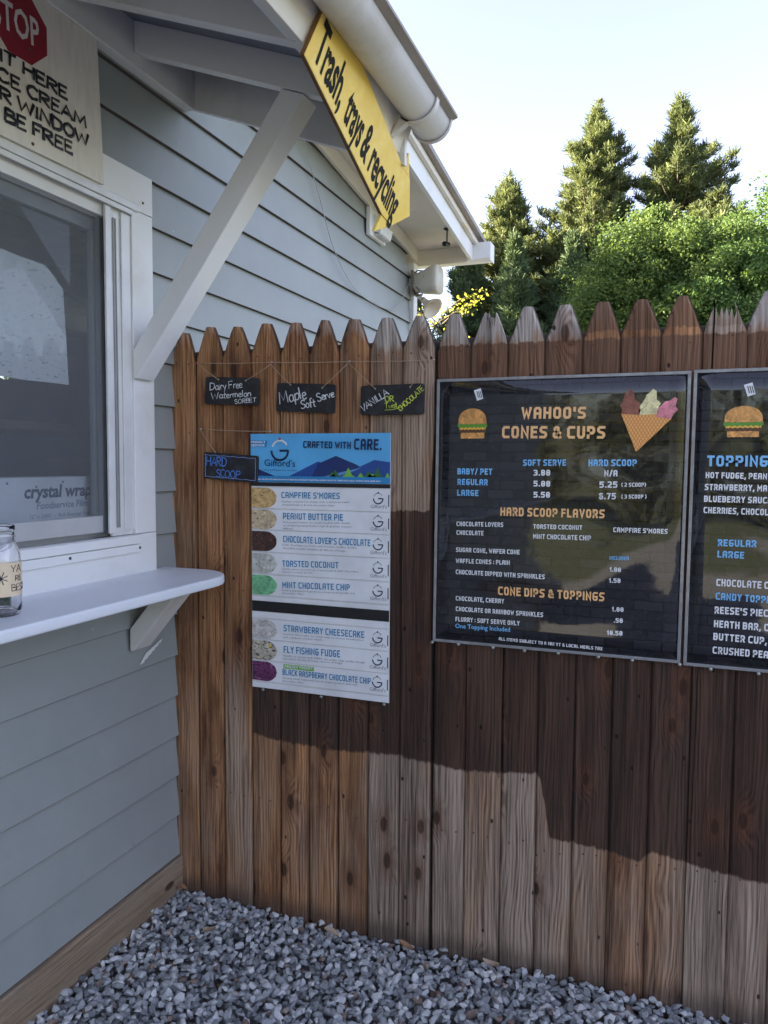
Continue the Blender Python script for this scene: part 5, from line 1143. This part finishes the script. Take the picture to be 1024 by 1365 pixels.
def pine(name, base, h, rad, z0, lm, label, group, seed, dens=1.6, size=.30, lean=0):
    rg = np.random.default_rng(seed); t = thing(name, base, label, 'tree', group); base = np.array(base, float)
    m = MB(); m.tube([tuple(base), tuple(base + [0.05, 0, h * .5]), tuple(base + [lean, 0, h * .97])], [rad * .07, rad * .045, .02], 8)
    C = []; U = []; z = z0
    while z < h * .985:
        f = (z - z0) / (h - z0); L = rad * 1.12 * ((1 - f) ** .95 * (.85 + .15 * math.sin(f * 21 + seed))) * (.55 + .45 * math.sin(min(1, f * 4) * 1.57)); nb = rg.integers(5, 8)
        a0 = rg.uniform(0, 6.28)
        for b in range(nb):
            a = a0 + b * 6.283 / nb + rg.normal(0, .25); l = L * rg.choice([.6, .75, .88, .96, 1.05]) * rg.uniform(.9, 1.1) + .12
            el = .02 + .52 * f + rg.normal(0, .12)
            d = np.array([math.cos(a) * math.cos(el), math.sin(a) * math.cos(el), math.sin(el)])
            s0 = base + [lean * z / h, 0, z]
            if l > .5: m.tube([tuple(s0), tuple(s0 + d * l * .5 + [0, 0, -.04 * l]), tuple(s0 + d * l + [0, 0, .10 * l])], [.035 * l ** .5, .022 * l ** .5, .008], 4, caps=False)
            k_ = max(9, int(30 * l * dens)); q = rg.uniform(.25, 1.03, k_) ** .8
            side = np.cross(d, [0, 0, 1]); side /= np.linalg.norm(side)
            p = s0 + d * (q * l)[:, None] + side * (rg.normal(0, .20, k_) * (.30 + l * (1.05 - q) * .75))[:, None]
            p[:, 2] += .10 * l * q ** 2 + rg.normal(0, .07, k_) + .05
            C.append(p)
        z += rg.uniform(.26, .46) * (1 - .40 * f)
    # leader and candles
    k_ = 90; p = base + np.stack([rg.normal(lean * .9, .08, k_), rg.normal(0, .08, k_), h * rg.uniform(.92, 1.025, k_)], 1); C.append(p)
    C = np.concatenate(C)
    # every tuft: five thin needles cards fanning upward
    reps = 5; Cc = np.repeat(C, reps, 0); n = len(Cc); u = rg.normal(size=(n, 3)); u[:, 2] = np.abs(u[:, 2]) * .9 + .35; u /= np.linalg.norm(u, axis=1)[:, None]
    v = np.cross(u, rg.normal(size=(n, 3))); v /= np.linalg.norm(v, axis=1)[:, None]; s = (size * rg.uniform(.5, 1.15, n))[:, None]
    V = np.stack([Cc - v * s * .05, Cc + v * s * .05, Cc + u * s + v * s * .11 * .4, Cc + u * s - v * s * .11 * .4], 1).reshape(-1, 3)
    bigmesh('crown', V, np.arange(4 * n).reshape(-1, 4), lm, t); m.build('trunk', M['bark'], t)
    return t
LMp = leafmat('pine_needles', (.075, .105, .048), (.125, .150, .062), (.18, .20, .05), .22)
LMs = leafmat('dark_spruce_needles', (.070, .110, .056), (.110, .155, .075), (.08, .11, .03), .18)
LMm = leafmat('maple_leaves', (.055, .095, .032), (.095, .145, .046), (.17, .25, .05), .28)
LMr = leafmat('light_green_leaves', (.052, .105, .036), (.095, .155, .050), (.16, .25, .05), .30)
LMy = leafmat('yellow_green_leaves', (.18, .22, .03), (.30, .31, .04), (.66, .64, .07), .5)
pine('white_pine', (-1.75, 32.6, 0), 16.6, 5.8, 3.2, LMp, 'tall white pine standing left of the other tall pine', 'pines beyond the fence', 3)
pine('white_pine', (1.6, 33.2, 0), 16.6, 6.2, 3.2, LMp, 'tall white pine with a thin sparse right side above the round maple', 'pines beyond the fence', 5)
pine('white_pine', (-5.5, 32.4, 0), 14.0, 5.0, 2.6, LMp, 'narrow pine beside the roof corner, smallest of the three pines', 'pines beyond the fence', 8)
sprs = [((-3.7, 33.5, 0), 11.6, 3.4, 'mid-height dark pine filling the gap between the narrow and left tall pines'), ((3.9, 31.0, 0), 11.3, 3.6, 'dark pine half hidden behind the right side of the maple'), ((-6.6, 29.5, 0), 10.8, 2.9, 'dark spruce directly right of the roof corner'), ((-4.3, 28.0, 0), 10.2, 2.7, 'dark spruce below the narrow pine'), ((-2.2, 29.0, 0), 10.3, 2.7, 'dark spruce below the left tall pine'), ((-7.2, 24.0, 0), 7.4, 2.6, 'low dark spruce behind the horn speaker'), ((-3.4, 23.6, 0), 7.6, 2.5, 'low dark spruce left of the round maple')]
for i, (b, h, r, lbl) in enumerate(sprs): pine('spruce_tree', b, h, r, .6, LMs, lbl, 'dark spruces beyond the fence', 20 + i, 1.6, .30)
broadleaf('maple_tree', (1.2, 23.2, 0), (1.25, 23.2, 5.9), (3.0, 2.5, 3.7), 150, 1300, .105, LMm, 'large round green maple in front of the pines', seed=31, cat='tree')
broadleaf('maple_tree', (-.9, 24.6, 0), (-.8, 24.6, 4.3), (1.7, 1.8, 2.9), 70, 1100, .105, LMm, 'smaller green maple merging with the left side of the round maple', seed=33)
broadleaf('maple_tree', (2.9, 22.0, 0), (2.9, 22.0, 4.9), (1.9, 1.8, 3.1), 80, 1100, .105, LMr, 'paler green maple between the round maple and the right edge', seed=34)
broadleaf('leafy_tree', (4.7, 25.5, 0), (4.7, 25.5, 6.1), (2.7, 2.3, 4.6), 120, 1200, .11, LMr, 'light green leafy tree at the right edge of the photo', seed=32)
bush = [((2.55, 17.2, 0), (2.55, 17.2, 2.6), (1.35, 1.2, 2.0), LMr, 'bright green shrub low behind the right-hand pickets'), ((.1, 18.6, 0), (.1, 18.6, 2.4), (1.3, 1.2, 1.9), LMm, 'green shrub at the foot of the round maple'), ((-2.3, 19.5, 0), (-2.3, 19.5, 2.0), (1.4, 1.2, 1.7), LMs, 'dark green shrub behind the middle pickets')]
for i, (b, c, r, lm, lbl) in enumerate(bush): broadleaf('shrub', b, c, r, 40, 900, .085, lm, lbl, 'shrubs behind the fence', seed=50 + i, trunk=.06, cat='shrub')
# young maple close behind the building corner, leaves glowing against the light
ym = thing('young_maple', (-.98, 6.6, 0), 'young tree with glowing yellow-green leaves behind the horn speaker', 'tree')
rg = np.random.default_rng(77); m = MB(); tw = []; bx0 = Vector((-.98, 6.6, 0)); m.tube([bx0, (-1.16, 6.6, 1.8), (-1.18, 6.55, 3.3)], [.03, .022, .008], 8)
for i in range(52):
    z = rg.uniform(1.25, 3.35); a = rg.uniform(0, 6.28); l = rg.uniform(.25, .70) * (1.2 if z < 3.0 else .7); s0 = Vector((-.98, 6.58, z)); e = s0 + Vector((math.cos(a) * l, math.sin(a) * l, .12 + l * .12))
    m.tube([s0, s0.lerp(e, .5) + Vector((0, 0, .03)), e], [.008, .005, .002], 5)
    for k_ in range(26): f = rg.uniform(.3, 1.05); tw.append(np.array(s0.lerp(e, f)) + rg.normal(0, .055, 3))
# one long twig reaching right
s0 = Vector((-1.16, 6.58, 3.1)); e = Vector((-.42, 6.4, 3.42)); m.tube([s0, s0.lerp(e, .5), e], [.008, .006, .002], 5)
for k_ in range(60): f = rg.uniform(.45, 1.05); tw.append(np.array(s0.lerp(e, f)) + rg.normal(0, .04, 3))
C = np.array(tw); V, F = leafcards(C, rg.uniform(.022, .052, len(C)), .7); bigmesh('crown', V, F, LMy, ym); m.build('trunk', M['bark'], ym)
# continuous woodland: behind the trees, and round the yard behind the camera
def wood(name, blobs, size, lm, seed):
    rg = np.random.default_rng(seed); P = []
    for (x, y, z, rx, rz, n) in blobs:
        p = rg.normal(size=(n, 3)); p /= np.linalg.norm(p, axis=1)[:, None]; p *= (rg.uniform(.4, 1, n) ** .4)[:, None]; p *= [rx, rx, rz]; P.append(p + [x, y, z])
    P = np.concatenate(P); V, F = leafcards(P, RNG.uniform(.6, 1.3, len(P)) * size); return tag(bigmesh(name, V, F, lm), kind='stuff')
bl = []
for i in range(20):
    x = -26 + i * 2.6; bl.append((x, 46 + RNG.uniform(-2, 2), 3.2 + RNG.uniform(-.5, .8), 2.6, 5.2 + RNG.uniform(-1, 1), 2600))
wood('woodland', bl, .42, LMm, 5)
bl = []
for i in range(9): bl.append((-13 - i * 2.4, 38 - i * 1.5, 5.0, 2.6, 7.2 + RNG.uniform(-.8, .8), 2200))  # unseen trees added on the left to shade the lower crowns
wood('woodland', bl, .5, LMs, 6)
bl = []
for i in range(11): bl.append((-13.5 - (i % 2) * 2.5, 12.5 + i * 2.0, 6.6, 2.4, 6.8 + RNG.uniform(-.9, .6), 2600))  # row hidden behind the shop, added to keep sun off maples and lower pines
wood('woodland', bl, .42, LMs, 16)
bl = []
for i in range(22):
    a = R_(196 + i * 7.5); bl.append((math.cos(a) * 34 + 2, math.sin(a) * 34, 1.5, 3.6, 4.2 + RNG.uniform(-2.0, 2.6), 1500))
LMo = leafmat('olive_leaves', (.13, .145, .03), (.22, .20, .05), (.2, .2, .04), .25)
wood('woodland', bl, .5, LMo, 9)
# dry leaves and chips on the stones
lf = plain('dry_brown_leaf', (.30, .17, .09), .8); lf2 = plain('pale_dry_leaf', (.42, .32, .22), .8)
spots = [((-.0, 0), .03, -.06, lf, 'rust brown dry leaf lying in the corner between sill and fence'), (0, .62, -.10, lf2, 'pale curled dry leaf on the stones below the fence, left of the others'), (0, .86, -.075, lf, 'brown curled dry leaf lying in the stones under the sixth picket from the poster'), (0, 1.12, -.06, lf2, 'pale dry leaf against the foot of the fence right of the brown ones'), (0, .25, -.22, lf2, 'pale dry twig-like leaf on the stones nearest the wall')]
for i, (_, x, y, mt, lbl) in enumerate(spots):
    m = MB(); V = []; F = []; r = random.Random(i)
    for j in range(7):
        f = j / 6; w_ = .011 * math.sin(math.pi * (f * .9 + .05)); zc = .022 + .008 * math.sin(f * 3 + i)
        V += [(x - .025 + .05 * f, y - w_, zc + .006), (x - .025 + .05 * f, y, zc), (x - .025 + .05 * f, y + w_, zc + .009)]
        if j: o = 3 * j; F += [(o - 3, o, o + 1, o - 2), (o - 2, o + 1, o + 2, o - 1)]
    m.add(V, F, True); o = m.build('dry_leaf', mt, fix=False); tag(o, lbl, 'leaf', 'dry leaves on the gravel')
